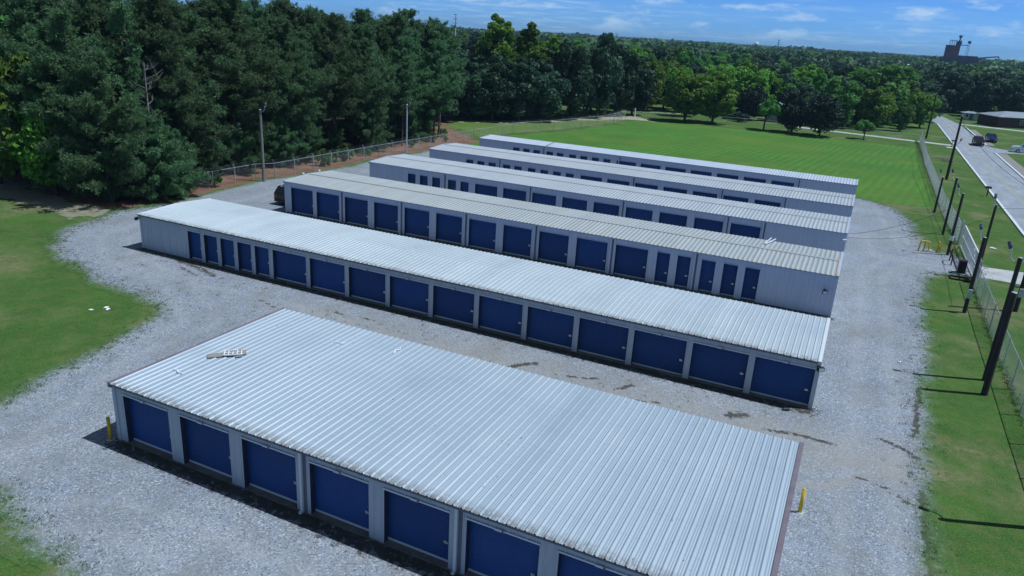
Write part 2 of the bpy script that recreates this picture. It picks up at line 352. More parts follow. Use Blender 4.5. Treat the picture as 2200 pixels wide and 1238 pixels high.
MUD_SHADE = [([(20.7,14.5),(21.0,15.1),(21.7,15.8)],.30),([(23.6,15.2),(24.6,15.5),(25.2,15.9)],.16),([(26.3,15.2),(26.8,16.0)],.25),([(27.5,14.6),(28.6,14.9)],.12),([(31.6,15.4),(32.3,15.9)],.40),([(33.4,15.0),(34.8,15.3),(36.2,15.2)],.22),
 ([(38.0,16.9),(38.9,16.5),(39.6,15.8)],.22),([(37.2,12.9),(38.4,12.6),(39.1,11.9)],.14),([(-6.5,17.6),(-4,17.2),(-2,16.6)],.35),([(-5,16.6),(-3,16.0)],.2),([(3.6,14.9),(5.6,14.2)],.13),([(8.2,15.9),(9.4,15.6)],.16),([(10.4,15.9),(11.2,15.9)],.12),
 ([(10.6,-.15),(34.9,-.15)],.75),([(-10.4,18.0),(34.9,18.0)],.75),([(-10.2,32.5),(34.9,32.5)],.7),([(6.2,11.2),(7.0,10.6)],.3),([(39.5,18),(39.9,24)],.25),([(39.7,5),(39.6,13)],.3)]  # long rows: soil along the fronts, darkened to deepen the eave shadow
def a_mud_shade(X, Y, S):
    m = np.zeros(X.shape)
    for P, w in MUD_SHADE: m = np.maximum(m, np.clip(1.1-sdf_line(X, Y, P)/w*.8, 0, 1))
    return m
TRACKS = [[(6,-3.5),(2.5,5),(2.8,10),(-3,13.6),(-11,15.2),(-15.5,18.5),(-17,24),(-16.5,32),(-16.8,60)],[(8,-2.8),(4.2,5.4),(4.4,11),(-2.5,15.2),(-10.5,16.9),(-13.8,19.6),(-15.2,24.5),(-14.6,32),(-15,60)],
 [(36.6,-10),(36.9,20),(36.7,45),(38.3,51),(44,51.7)],[(38.5,-10),(38.6,20),(38.2,45),(39.6,49.8),(44,50.2)],[(36.6,60),(37.4,52),(44,53)],[(37.5,74),(38.6,64),(39.5,56),(44,52.6)],[(-12,14.2),(5,15.3),(20,14.0),(33,13.4),(37,11)],[(6,-8),(14,-2.5),(34,-2)],[(8,-9),(14.5,-4),(34,-3.8)]]
def a_track(X, Y, S):
    m = np.zeros(X.shape)
    for P in TRACKS: m = np.maximum(m, np.clip(1-sdf_line(X, Y, P)/.55, 0, 1))
    return m*.35
def a_sand(X, Y, S):
    a = np.clip(1-np.abs(Y-14.6)/3.2, 0, 1)*np.clip((X-2)/10, 0, 1)*(X < 39)
    b = np.clip(1-sdf_line(X, Y, [(34.2,10.6),(36,11.5),(37.6,13.2)])/.45, 0, 1)
    return np.maximum(a*.9, b)
lot = patch('gravel_lot', LOT, .006, .22, [M_gravel], .7, dict(edge=lambda X, Y, S: np.clip(S/1.6, -1, 1.6), mud_shade=a_mud_shade, sand=a_sand, track=a_track), 1.1)
def sheet(name, pts, z, m, kind='structure'):
    b = MB(); b.poly([(x, y, z) for x, y in pts]); o = b.build(name, m); o['kind'] = kind; return o
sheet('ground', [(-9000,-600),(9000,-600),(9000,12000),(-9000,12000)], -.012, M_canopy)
sheet('lawn', [(-60,-60),(160,-60),(160,330),(-30,330),(-60,200)], -.006, M_lawn)
patch('field', [(-19,79),(-19,97),(-15.4,107.5),(-11.6,125.4),(-11,141),(0,144),(44,145),(44,79)], .0, 1.2, [M_field], .3)
patch('meadow', [(-20.5,89),(-34,100),(-34,106),(-27,112.5),(-22,121),(-13,146),(-11.5,140),(-12.4,125.4),(-16.2,107.5),(-19.8,97)], .0, .8, [M_meadow], .8)
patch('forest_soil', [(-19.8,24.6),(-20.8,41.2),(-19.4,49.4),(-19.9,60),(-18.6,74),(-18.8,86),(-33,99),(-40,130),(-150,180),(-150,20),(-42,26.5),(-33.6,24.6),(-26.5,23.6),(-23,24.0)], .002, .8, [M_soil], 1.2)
patch('sand_path', [(-34,104.5),(-27,111),(-22,119),(-14,137),(-11,140),(-6.5,141),(-7.5,144.5),(-13,148),(-17,141),(-24,122),(-29,114),(-35,107.5)], .004, .5, [M_sandp], 1.6)
sheet('road', [(51.0,-60),(57.35,-60),(57.3,150),(56.6,215),(54.2,240),(46,290),(38,330),(33,330),(40,290),(48.6,240),(50.8,210)], .004, M_asphalt)
sheet('side_street', [(57.3,148.5),(61,151.6),(66,152.4),(130,150),(130,156.5),(66,156.6),(60.5,156.6),(58.4,158.5),(57.25,162)], .005, M_asphalt)
sheet('driveway', [(44.6,50.0),(51.02,49.2),(51.02,54.1),(44.6,53.5)], .011, M_conc)
sheet('far_driveway', [(20,160.6),(51.0,154.0),(51.0,156.6),(20,163.2)], .004, M_conc)
sheet('house_driveway', [(57.0,214),(90,203),(90,206),(57.0,217.5)], .003, M_conc)
for nm, x, segs in (('kerb', 51.0, [(-60,49.0),(54.2,153.8),(156.8,208)]), ('kerb', 57.3, [(-60,148.4),(162.1,208)])):
    for a, b in segs:
        m = MB(); m.box(x-.14, a, -.01, x+.14, b, .13); m.build(nm, M_kerb)['kind'] = 'structure'
m = MB()
for dx in (-.12, .12): m.poly([(53.85+dx-.05,-60,.009),(53.85+dx+.05,-60,.009),(53.85+dx+.05,230,.009),(53.85+dx-.05,230,.009)])
m.build('road_marking', M_yell)['kind'] = 'structure'
sheet('pavement', [(57.46,60),(59.2,60),(59.2,148.2),(57.46,148.2)], .05, M_walk)
sheet('pavement', [(57.46,162.3),(58.9,162.3),(58.9,200),(57.46,200)], .05, M_walk)
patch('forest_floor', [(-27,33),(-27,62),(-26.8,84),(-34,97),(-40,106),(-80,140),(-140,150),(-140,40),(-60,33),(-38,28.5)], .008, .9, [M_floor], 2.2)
patch('bare_soil', [(-41,23.6),(-35,22.2),(-29,21.2),(-25,20.4),(-21.6,20.6),(-20.2,22.3),(-20.4,24.2),(-23.3,24.6),(-27.5,24.3),(-35,25.6),(-41,27)], .003, .4, [M_bare], 1.4)
# rolling far country, seen above the last trees
def far_hills():
    xs = np.linspace(-7000, 7000, 150); ys = np.linspace(1500, 9000, 60); X, Y = np.meshgrid(xs, ys)
    Z = -2 + 22*vnoise(X, Y, 1500, 5)*np.clip((Y-1500)/2500, 0, 1) + 16*np.clip((Y-1500)/3500, 0, 1)*np.clip((1800-X)/4000, 0, 1) + 7*vnoise(X, Y, 130, 6)*np.clip((Y-1500)/600, 0, 1)
    I = np.arange(X.size).reshape(X.shape); F = np.stack([I[:-1,:-1].ravel(), I[:-1,1:].ravel(), I[1:,1:].ravel(), I[1:,:-1].ravel()], 1)
    o = link('hills', np_mesh('hills', np.stack([X.ravel(), Y.ravel(), Z.ravel()], 1), F, [M_canopy])); o['kind'] = 'structure'
far_hills()

# ------------------------------------------------------------------ storage buildings
def rib_profile(x0, x1, minor, rh=.038, pitch=.3048, phase=0.):
    P = [(x0, 0)]; n = int((x1-x0)/pitch)+2; start = math.floor((x0-phase)/pitch)*pitch+phase
    for i in range(n+1):
        c = start+i*pitch+pitch/2
        q = [(c-.033, 0), (c-.019, rh), (c+.019, rh), (c+.033, 0)]
        if minor: q += [(c+.115, 0), (c+.125, .007), (c+.145, .007), (c+.155, 0), (c+.185, 0), (c+.195, .007), (c+.215, .007), (c+.225, 0)]
        for p in q:
            if x0+.002 < p[0] < x1-.002: P.append(p)
    P.append((x1, 0)); return P
def ribbed_front(b, x0, x1, z0, z1, y, rh=.02, m=None):       # faces -Y, ribs along Z
    P = rib_profile(x0, x1, False, rh, .3048)
    for (a, ha), (c, hc) in zip(P, P[1:]): b.poly([(a, y-ha, z0), (c, y-hc, z0), (c, y-hc, z1), (a, y-ha, z1)], m)
def ribbed_side(b, y0, y1, z0, z1a, z1b, x, sgn, rh=.02):      # faces sgn*X ; z1 runs from y0 to y1
    P = rib_profile(y0, y1, False, rh)
    for (a, ha), (c, hc) in zip(P, P[1:]):
        za = z1a+(z1b-z1a)*(a-y0)/(y1-y0); zc = z1a+(z1b-z1a)*(c-y0)/(y1-y0)
        q = [(x+sgn*ha, a, z0), (x+sgn*hc, c, z0), (x+sgn*hc, c, zc), (x+sgn*ha, a, za)]
        b.poly(q if sgn > 0 else q[::-1])
DOORS = {}
def door_mesh(w, h):
    key = (round(w, 2), round(h, 2))
    if key in DOORS: return DOORS[key]
    b = MB(); P = []; n = int(h/.078); s = h/n
    for i in range(n):
        z = i*s; P += [(z, 0), (z+.22*s, .02), (z+.62*s, .02)]
    P.append((h, 0))
    for (a, ya), (c, yc) in zip(P, P[1:]): b.poly([(-w/2, -ya, a), (w/2, -ya, a), (w/2, -yc, c), (-w/2, -yc, c)])
    b.box(-w/2, -.035, 0, w/2, 0, .07, 1)
    me = b.mesh('roll_up_door', [M_door, M_light], False); DOORS[key] = me; return me
def latch_mesh():
    b = MB(); b.box(-.07, -.05, -.05, .07, 0, .05); b.box(-.02, -.08, -.02, .10, -.05, .02); return b.mesh('latch', M_steel)
LATCH = latch_mesh()
def plate_mesh():
    b = MB(); b.box(-.16, -.03, -.035, .16, 0, .035, 0); b.box(.08, -.034, -.036, .15, -.03, .036, 1); return b.mesh('door_plate', [M_light, M_red])
PLATE = plate_mesh()
def building(name, label, x0, x1, y0, depth, h, doors, dh, roofm, wallm, trimm, rise=.17, single=False, minor=False, rake=None, pipes=(), plates=True, hb=None, over=.12):
    root = empty(name, ((x0+x1)/2, y0+depth/2, 0), label, 'storage building', 'storage buildings in a row on the gravel lot')
    ox, oy = root.location.x, root.location.y
    def P(b, nm, ms, smooth=False):
        b.v = [(x-ox, y-oy, z) for x, y, z in b.v]; return b.build(nm, ms, root, smooth)
    yb = y0+depth; hb = h if hb is None else hb; ins = .10; rec = .28
    X0, X1, Y0, Y1 = x0+ins, x1-ins, y0+.06, yb-.06
    # slab
    b = MB(); b.box(X0-.03, Y0-.04, -.02, X1+.03, Y1+.1, .045); P(b, 'slab', M_slab)
    # walls
    b = MB(); hf = h-.03; cur = X0; H = []
    for a, w in doors:
        ribbed_front(b, cur, a, .04, hf, Y0); H.append((a, w)); cur = a+w
    ribbed_front(b, cur, X1, .04, hf, Y0)
    for a, w in doors:
        ribbed_front(b, a, a+w, dh, hf, Y0)
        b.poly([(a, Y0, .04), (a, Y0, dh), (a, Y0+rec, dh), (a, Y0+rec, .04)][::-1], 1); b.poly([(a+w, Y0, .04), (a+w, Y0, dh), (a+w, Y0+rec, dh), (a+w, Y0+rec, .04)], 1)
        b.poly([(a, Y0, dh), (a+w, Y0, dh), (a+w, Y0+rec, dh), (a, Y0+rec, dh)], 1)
    ym = (Y0+Y1)/2; hm = (hf+hb-.03)/2+(0 if single else rise)
    for x, s in ((X0, -1), (X1, 1)):
        ribbed_side(b, Y0, ym, .04, hf, hm, x, s); ribbed_side(b, ym, Y1, .04, hm, hb-.03, x, s)
    b.poly([(X0, Y1, .04), (X1, Y1, .04), (X1, Y1, hb-.03), (X0, Y1, hb-.03)][::-1])
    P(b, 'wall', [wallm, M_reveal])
    # corner trims
    for x in (X0, X1):
        s = -1 if x == X0 else 1; b = MB(); b.box(x-.09+s*.03, Y0-.035, .02, x+.09+s*.03, Y0+.12, hf); P(b, 'corner_trim', wallm)
    # roof
    PR = rib_profile(x0+.02, x1-.02, minor, .038 if minor else .027); b = MB(); yf = y0-over; yk = yb+over
    segs = [(yf, h, yk, hb)] if single else [(yf, h-.005, (yf+yk)/2, (h+hb)/2+rise), ((yf+yk)/2, (h+hb)/2+rise, yk, hb-.005)]
    NY = 8; V = []; F = []; EV = []
    for (ya, za, yc, zc) in segs:
        for j in range(NY+1):
            t = j/NY
            for x, r in PR:
                V.append((x-ox, ya+(yc-ya)*t-oy, za+(zc-za)*t+r)); EV.append(abs(ya+(yc-ya)*t-yf))
        base = len(V)-(NY+1)*len(PR)
        for j in range(NY):
            for i in range(len(PR)-1):
                q = base+j*len(PR)+i; F.append((q, q+1, q+1+len(PR), q+len(PR)))
    me = np_mesh('roof', np.array(V), np.array(F), [roofm]); at = me.attributes.new('eave', 'FLOAT', 'POINT'); at.data.foreach_set('value', EV)
    rf = link('roof', me, root)
    if not single and name and roofm is not M_roof2:
        b = MB(); yr = (yf+yk)/2; zr = (h+hb)/2+rise+.034
        b.poly([(x0+.02, yr-.14, zr-.004), (x1-.02, yr-.14, zr-.004), (x1-.02, yr, zr+.006), (x0+.02, yr, zr+.006)]); b.poly([(x0+.02, yr, zr+.006), (x1-.02, yr, zr+.006), (x1-.02, yr+.14, zr-.004), (x0+.02, yr+.14, zr-.004)])
        b.v = [(x-ox, y-oy, z) for x, y, z in b.v]; b.build('ridge_cap', roofm, rf)
    # eave trims and rakes
    b = MB(); b.box(x0+.03, yf+.02, h-.10, x1-.03, Y0-.03, h-.035); P(b, 'eave_trim', trimm)
    b = MB(); b.box(x0+.03, Y1+.01, hb-.12, x1-.03, yk+.03, hb-.02); P(b, 'eave_trim', M_trim)
    for x in (x0, x1):
        b = MB(); w = .16
        for (ya, za, yc, zc) in segs:
            M = [(ya, za), (yc, zc)]
            xa, xb = (x-.02, x+w-.02) if x == x0 else (x-w+.02, x+.02)
            for zt, zb in ((.045, -.16),):
                (p, q), (r_, s_) = M
                v = [(xa,p,q+zb),(xb,p,q+zb),(xb,r_,s_+zb),(xa,r_,s_+zb),(xa,p,q+zt),(xb,p,q+zt),(xb,r_,s_+zt),(xa,r_,s_+zt)]
                n = len(b.v); b.v += v
                for f in ((0,3,2,1),(4,5,6,7),(0,1,5,4),(1,2,6,5),(2,3,7,6),(3,0,4,7)): b.f.append(tuple(n+i for i in f)); b.mi.append(0)
        P(b, 'rake_trim', rake or trimm)
    # doors
    for a, w in doors:
        d = link('roll_up_door', door_mesh(w, dh-.05), root); d.location = (a+w/2-ox, Y0+rec-.02-oy, .05)
        l = link('latch', LATCH, d); l.location = (w/2-.22, -.012, rnd.uniform(.75, .95))
        b = MB(); b.box(a-.02, Y0-.045, dh-.035, a+w+.02, Y0-.022, dh+.02); P(b, 'door_header', M_light if wallm is M_wall1 else trimm)
        if plates and w > 1.5:
            p = link('door_plate', PLATE, root); p.location = (a+w/2-ox+rnd.uniform(-.1, .1), Y0-.046-oy, dh+.0)
    for x in pipes:
        b = MB(); b.box(x-.05, Y0-.12, .12, x+.05, Y0-.03, h-.11); b.box(x-.05, Y0-.22, .06, x+.05, Y0-.03, .14); P(b, 'downspout', M_light if wallm is M_wall1 else wallm)
        b = MB(); b.box(x+.07, Y0-.03, .05, x+.17, Y0-.022, h-.11); P(b, 'seam_strip', M_trim)
    return root
B = 3.048
b1 = building('storage_building', 'wide pale galvanised roofed storage building nearest the camera with row of blue doors', 10.39, 35.0, 0, 9.43, 2.57,
  [(10.93+i*B, 2.44) for i in range(8)], 2.18, M_roof1, M_wall1, M_trim, single=True, minor=True, rake=M_rake, hb=2.60, pipes=[10.93+i*B-.32 for i in (3, 5, 7)])
b2 = building('storage_building', 'long narrow bright silver roofed storage building, second from front, blank ribbed wall at left', -10.64, 35.04, 18.14, 6.39, 2.54,
  [(-5.97+i*1.52, 1.19) for i in range(5)]+[(1.65+i*B, 2.73) for i in range(11)], 2.12, M_roof2, M_wall1, M_trim, minor=True, rake=M_light)
p3 = [(-9.65, 2.39), (-6.83, 2.39)]+[(-3.82+i*3.01, 2.37) for i in range(9)]+[(23.3, .91), (24.75, .91), (26.42, .94), (27.9, .94), (29.33, .94)]
b3 = building('storage_building', 'cream weathered roofed storage building third from the front with tall blue doors', -10.35, 35.04, 32.64, 6.44, 2.82, p3, 2.36, M_roof3, M_wall3, M_trim3,
  plates=False, pipes=[-4.2, 1.83, 7.85, 13.87, 19.89, 25.95])
def bays(n): return [(-5.9, .9), (-4.47, .9), (-3.02, .9), (-1.2, .9), (.22, .9)]+([(1.9, .9), (3.4, .9), (4.93, .9), (6.43, .9)]+[(8.13+i*3.03, 2.42) for i in range(7)] if n else [(1.6+i*3.06, 2.42) for i in range(9)])
b4 = building('storage_building', 'grey roofed storage building fourth from the front with cable fixed to its right corner', -10.85, 35.04, 45.83, 6.5, 2.80, [(a-.25, w) if a < 1 else (a, w) for a, w in bays(0)], 2.22, M_roof4, M_wall3, M_trim3, plates=False, pipes=[-1.9, 7.4, 16.5, 25.7, 28.7])
b5 = building('storage_building', 'pale grey roofed storage building fifth from the front, second from the back', -10.85, 35.04, 57.55, 6.1, 2.88, bays(1), 2.25, M_roof4, M_wall3, M_trim3, plates=False, pipes=[-1.7, 13.9, 23.0, 29.0])
b6 = building('storage_building', 'narrow white roofed storage building farthest back beside the mown field', -10.85, 35.04, 69.97, 3.19, 2.93, bays(1), 2.3, M_roof6, M_wall3, M_trim3, plates=False, single=True, hb=3.05, pipes=[-1.7, 8.4, 29.1])

# ------------------------------------------------------------------ fixtures on the buildings
def flood(loc, label, rz=0, m=M_black, cat='wall light'):
    r = empty('wall_light', loc, label, cat, None, rz)
    b = MB(); b.box(-.07, -.05, -.06, .07, .0, .06); b.path([(0,-.05,0),(0,-.14,.02),(0,-.18,-.03)], .022); b.build('bracket', m, r)
    b = MB(); b.box(-.15, -.34, -.16, .15, -.16, .03); b.build('lamp_housing', m, r)
    b = MB(); b.box(-.12, -.353, -.14, .12, -.341, .01); b.build('lens', M_lens, r); return r
flood((-10.62, 18.22, 2.25), 'small black floodlight at the left corner of the silver roofed building', R(-60))
flood((34.95, 18.10, 2.33), 'small black floodlight under the right front corner of the silver roofed building', R(30))
flood((34.4, 32.62, 1.75), 'small black floodlight on the blank wall of the cream roofed building', R(10))
flood((34.9, 45.8, 2.3), 'small pale floodlight on the right corner of the fourth building', R(10), M_white)
flood((-10.32, 32.7, 2.45), 'small white floodlight at the left corner of the cream roofed building', R(-70), M_white)
for i, (x, y, z) in enumerate([(-10.30, 35.1, 2.99), (-10.30, 37.3, 2.96)]):
    r = empty('vent_cap', (x, y, z), ['white vent cap on the left roof edge of the cream roofed building, nearer the eave', 'white vent cap on the left roof edge of the cream roofed building, beyond the ridge'][i], 'vent', None)
    b = MB(); b.tube((0,0,0), (0,0,.12), .05); b.build('stub', M_white, r); b = MB(); b.tube((0,0,.12), (0,0,.2), .11, .07, 10); b.build('cap', M_white, r)
# scrap on the front roof
r = empty('scrap_board', (12.2, 4.1, 2.63), 'grey brown scrap board lying on the front silver roof', 'scrap board', None, R(48))
b = MB(); b.box(-.75, -.20, 0, .1, .18, .025); b.box(-.02, -.24, .005, .80, .22, .03); b.box(.35, -.42, .0, .62, .30, .022); b.build('board', M_tan, r)
r = empty('plastic_rack', (12.45, 4.3, 2.67), 'broken white plastic rack on the scrap board on the front roof', 'plastic rack', None, R(40))
b = MB()
for k in range(5): b.box(-.4+k*.17, -.25+.04*(k % 2), .01, -.365+k*.17, .22-.07*(k % 3), .05)
for k in range(3): b.box(-.42, -.25+k*.22, .02, .38-.12*k, -.21+k*.22, .06)
b.build('lattice', M_paper, r)
for i, (x, y) in enumerate([(15.3, 7.6), (18.0, 8.3), (11.9, 1.9)]):
    b = MB(); b.path([(-.25,-.1,.01),(0,.05,.04),(.2,0,.02),(.34,.16,.03)], .022, 5); o = b.build('plastic_scrap', M_paper); o.location = (x, y, 2.62); o.rotation_euler = (0,0,i*1.3)
    tag(o, ['curled white plastic scrap near the back left of the front roof', 'curled white plastic scrap at the back edge of the front roof', 'small white plastic scrap near the left edge of the front roof'][i], 'plastic scrap', 'white scraps on the front roof')
for i in range(2):
    b = MB(); b.box(-.03, -1.0, 0, .03, 1.0, .05); o = b.build('loose_strip', M_white); o.location = (29.95+.2*i, 38.2-.1*i, 3.02); o.rotation_euler = (0, 0, R(-6-7*i))
    tag(o, ['left of two white loose strips on the cream roof', 'right of two white loose strips on the cream roof'][i], 'loose strip', 'loose strips on the cream roof')
b = MB(); b.box(-.09, -1.45, 0, .09, 1.45, .012); o = b.build('rusty_strip', M_tan); o.location = (-1.4, 71.5, 3.035); o.rotation_euler = (R(2.1), 0, R(4)); tag(o, 'brown rusty strip across the white roof of the farthest building', 'rusty strip')
b = MB(); b.box(-.06, -1.9, 0, .06, 1.9, .03); o = b.build('timber_strip', m_simple('orange_timber', (.42,.24,.14), (.5,.3,.2), 2)); o.location = (34.9, 34.6, 2.93); o.rotation_euler = (R(2.6), 0, 0); tag(o, 'orange timber strip on the right edge of the cream roof', 'timber strip')

# ------------------------------------------------------------------ bollards and yellow frames
def bollard(loc, label):
    r = empty('bollard', loc, label, 'bollard', 'yellow bollards at the front building corners')
    b = MB(); b.tube((0,0,0), (0,0,1.0), .07, .07, 14); b.tube((0,0,1.0), (0,0,1.03), .07, .03, 14); b.build('post', M_ylw, r, True)
    b = MB(); b.tube((0,0,0), (0,0,.03), .16, .14, 12); b.build('footing', M_conc, r)
bollard((10.12, -.12, 0), 'yellow bollard in the shadow at the left corner of the front building')
bollard((35.35, 9.15, 0), 'yellow bollard beside the right end of the front building')
r = empty('yellow_barrier', (41.4, 56.1, 0), 'yellow hooped pipe barrier on the gravel edge, left of the white box', 'barrier', None, R(10))
for x in (-.42, .0, .42):
    b = MB(); b.path([(x,0,0),(x*.8,0,.95)], .06); b.build('post', M_ylw, r)
b = MB(); b.path([(-.36,0,.93),(.36,0,.93)], .06); b.build('top_rail', M_ylw, r)
r = empty('yellow_pipe_post', (42.45, 56.4, 0), 'yellow pipe post on the gravel edge nearer the gate', 'barrier')
b = MB(); b.path([(0,0,0),(.05,0,1.0)], .09, 10); b.build('post', M_ylw, r); b = MB(); b.path([(.25,0,0),(.28,0,.85)], .05); b.build('side_post', M_ylw, r)
b = MB(); b.box(-.35,-.15,0,.35,.15,.12); b.box(-.3,-.1,.12,.1,.1,.2); o = b.build('drain_box', M_white); o.location = (41.95, 56.25, 0); tag(o, 'low white box on the ground between the yellow posts', 'box')

# ------------------------------------------------------------------ light poles
def gooseneck(parent, top, ang, hi=.62, m=M_galv):
    c, s = math.cos(ang), math.sin(ang); z = top
    b = MB(); pts = [(0,0,z-.25),(.28*c,.28*s,z-.22),(.42*c,.42*s,z-.05),(.46*c,.46*s,z+hi*.4),(.52*c,.52*s,z+hi*.62)]; b.path(pts, .03, 6); a = b.build('lamp_arm', m, parent)
    b = MB(); x, y, zz = pts[-1]; b.tube((x,y,zz-.02), (x+.10*c,y+.10*s,zz+.30), .08, .12, 10); b.tube((x+.10*c,y+.10*s,zz+.30), (x+.13*c,y+.13*s,zz+.37), .12, .05, 10); b.build('lamp_head', M_dsteel, a, True)
    b = MB(); b.tube((x-.03*c,y-.03*s,zz-.10), (x,y,zz-.02), .06, .10, 10); b.build('lens', M_lens, a)
def pole(loc, h, label, r=.15, m=M_pole, lamp=None, lean=(0,0), group='dark timber light poles along the right fence', box=False, name='light_pole'):
    root = empty(name, loc, label, 'light pole', group); r = r*.76 if m is M_pole else r; root.rotation_euler = (R(lean[0]), R(lean[1]), 0)
    b = MB(); b.tube((0,0,-.1), (0,0,h), r, r*.82, 12); b.build('pole', m, root, False)
    b = MB(); b.tube((0,0,h), (0,0,h+.02), r*.84, r*.7, 12); b.build('pole_cap', M_galv, root)
    if lamp is not None: gooseneck(root, h, lamp)
    if box:
        b = MB(); b.box(-.14,-r-.16,1.1,.14,-r,1.7); b.build('meter_box', M_galv, root)
    return root
pole((43.33, 76.37, 0), 4.0, 'dark timber light pole farthest along the right fence', .16, lamp=R(120))
pole((43.46, 64.82, 0), 5.6, 'tall dark timber light pole just beyond the gate, between two others', .16, lamp=R(140))
pole((43.28, 56.01, 0), 5.5, 'dark timber light pole with pale metal band at the far side of the gate', .16, lamp=R(140))
b = MB(); b.tube((0,0,1.35), (0,0,1.75), .168, .166, 14); o = b.build('metal_band', M_light, [q for q in COL.objects if q.name.startswith('light_pole')][-1])
pole((43.2, 39.24, 0), 5.3, 'dark timber light pole on the grass inside the fence, nearer side of the gate', .17, lamp=R(120), box=True)
pole((44.87, 49.53, 0), 5.9, 'slender dark timber light pole right at the gate post', .14, lamp=R(100))
pole((43.15, 27.05, 0), 6.9, 'tall dark light pole with long curved lamp arm, second nearest on the grass', .17, lamp=R(170))
pole((42.92, 24.94, 0), 5.6, 'thick flat topped dark timber pole nearest the right foreground', .21)
pole((46.5, 41.75, 0), 8.2, 'dark timber pole outside the fence at the right edge of the picture', .2, box=True)
pole((43.15, 12.6, 0), 6.0, 'light pole whose shadow crosses the foreground grass', .17, lamp=R(120))
pole((-21.14, 41.41, 0), 7.4, 'grey green timber light pole at the left fence in front of the pines', .16, M_poleg, R(20), group='grey light poles by the pine wood')
pole((-21.2, 68.4, 0), 6.4, 'slim pale light pole with guy wire rising behind the fourth building roof', .12, M_galv, R(10), group='grey light poles by the pine wood')
def utility(loc, h, label, arms, lean=(0, 0)):
    root = empty('utility_pole', loc, label, 'utility pole', 'utility poles along the road'); root.rotation_euler = (R(lean[0]), R(lean[1]), 0)
    b = MB(); b.tube((0,0,-.1),(0,0,h),.2,.13,12); b.build('pole', M_pole, root)
    for k in range(arms):
        z = h-.5-.8*k; b = MB(); b.box(-1.3,-.06,z-.06,1.3,.06,z+.06); b.build('crossarm', M_light if arms > 1 else M_pole, root)
    for k in range(3):
        b = MB(); b.tube((-.9+.9*k if arms else 0,0,h-.44+(.5 if k == 1 else 0)), (-.9+.9*k if arms else 0,0,h-.22+(.5 if k == 1 else 0)), .06, .04, 8); b.build('insulator', M_lens, root)
    return root
u1 = utility((46.34, 104.48, 0), 8.8, 'dark utility pole with small roadside lamp standing between fence and road', 0)
gooseneck(u1, 5.2, R(0), .5)
utility((46.41, 164.58, 0), 9.2, 'utility pole by the end of the far driveway', 0)
utility((50.6, 236, 0), 9.5, 'distant utility pole with pale crossarms at the bend of the road', 2)
utility((47.0, 44.0, 0), 9.5, 'utility pole outside the fence beyond the picture edge', 0) if False else None
def cable(label, pts, r=.012, sag=.6, name='overhead_cable', m=M_black):
    b = MB()
    for a, c in zip(pts, pts[1:]):
        P = []
        for i in range(13):
            t = i/12; P.append((a[0]+(c[0]-a[0])*t, a[1]+(c[1]-a[1])*t, a[2]+(c[2]-a[2])*t-sag*4*t*(1-t)))
        b.path(P, r, 4)
    tag(b.build(name, m), label, 'cable', 'overhead cables')
cable('thin dark cable from the fourth building corner to the pole by the gate', [(35.0, 45.9, 2.7), (43.3, 56.0, 4.6)], .014, .5)
cable('lower thin dark cable from the fourth building corner to the gate pole', [(35.0, 45.95, 2.45), (44.8, 49.6, 4.9)], .012, .7)
cable('dark overhead cable over the road verge between the roadside poles', [(46.5, 41.75, 7.9), (46.34, 104.48, 8.5), (46.41, 164.58, 8.9), (50.6, 236, 9.2)], .018, 1.0)
cable('thin cable crossing high over the road at right', [(44.87, 49.53, 5.6), (64, 66, 7.5)], .016, .6)
cable('guy wire of the slim pale pole among the pines', [(-21.2, 68.4, 6.0), (-26.5, 64, 3.4)], .014, .1)

# ------------------------------------------------------------------ chain-link fences
def fence(name, label, pts, h, step=3.05, post=.035, arms=True, top=True, sp=.085, wr=.0019, posts_at=None):
    root = empty(name, (*pts[0], 0), label, 'fence'); ox, oy = pts[0]
    V = []; F = []
    rail = MB(); post_me = {}
    def pm(hh):
        b = MB(); b.tube((0,0,-.02),(0,0,hh),post,post,8)
        if arms: b.path([(0,0,hh),(arms[0]*.22 if arms is not True else -.22,0,hh+.30)], .014, 4)
        return b.mesh('post', M_galv)
    PM = pm(h+.05)
    for a, c in zip(pts, pts[1:]):
        a = Vector((*a, 0)); c = Vector((*c, 0)); L = (c-a).length; d = (c-a)/L; n = Vector((-d.y, d.x, 0)); k = max(1, round(L/step))
        for i in range(k+1):
            p = a+d*(L*i/k); o = link('post', PM, root); o.location = (p.x-ox, p.y-oy, 0)
        if top: rail.tube((a.x-ox, a.y-oy, h), (c.x-ox, c.y-oy, h), .022, .022, 6)
        if arms:
            for q in range(3):
                w = .06+.075*q; s = -w if arms is True else arms[0]*w
                rail.tube((a.x-ox+s, a.y-oy, h+.05+w*1.3), (c.x-ox+s, c.y-oy, h+.05+w*1.3), .003, .003, 3, cap=False)
        # woven wires: two families of slanting wires
        ns = int((L+h)/sp)
        for fam in (0, 1):
            for i in range(ns):
                s0 = -h+i*sp; s1 = s0+h; z0, z1 = 0., h
                if s0 < 0: z0 = -s0; s0 = 0.
                if s1 > L: z1 = h-(s1-L); s1 = L
                if z1-z0 < .02: continue
                if fam: z0, z1 = h-z0, h-z1
                p = a+d*s0; q = a+d*s1; off = .003*(1 if fam else -1); b0 = len(V)
                for P_, z in ((p, z0+.03), (q, z1+.03)):
                    for (u_, v_) in ((wr, 0), (-wr*.5, wr*.87), (-wr*.5, -wr*.87)):
                        V.append((P_.x-ox+n.x*(u_+off)-d.x*v_*.7, P_.y-oy+n.y*(u_+off)-d.y*v_*.7, z+v_*.7))
                F += [(b0, b0+1, b0+4, b0+3), (b0+1, b0+2, b0+5, b0+4), (b0+2, b0, b0+3, b0+5)]
    link('chain_link_mesh', np_mesh('chain_link_mesh', np.array(V), np.array(F), [M_wire]), root)
    if rail.v: rail.build('top_rail', M_galv, root)
    return root
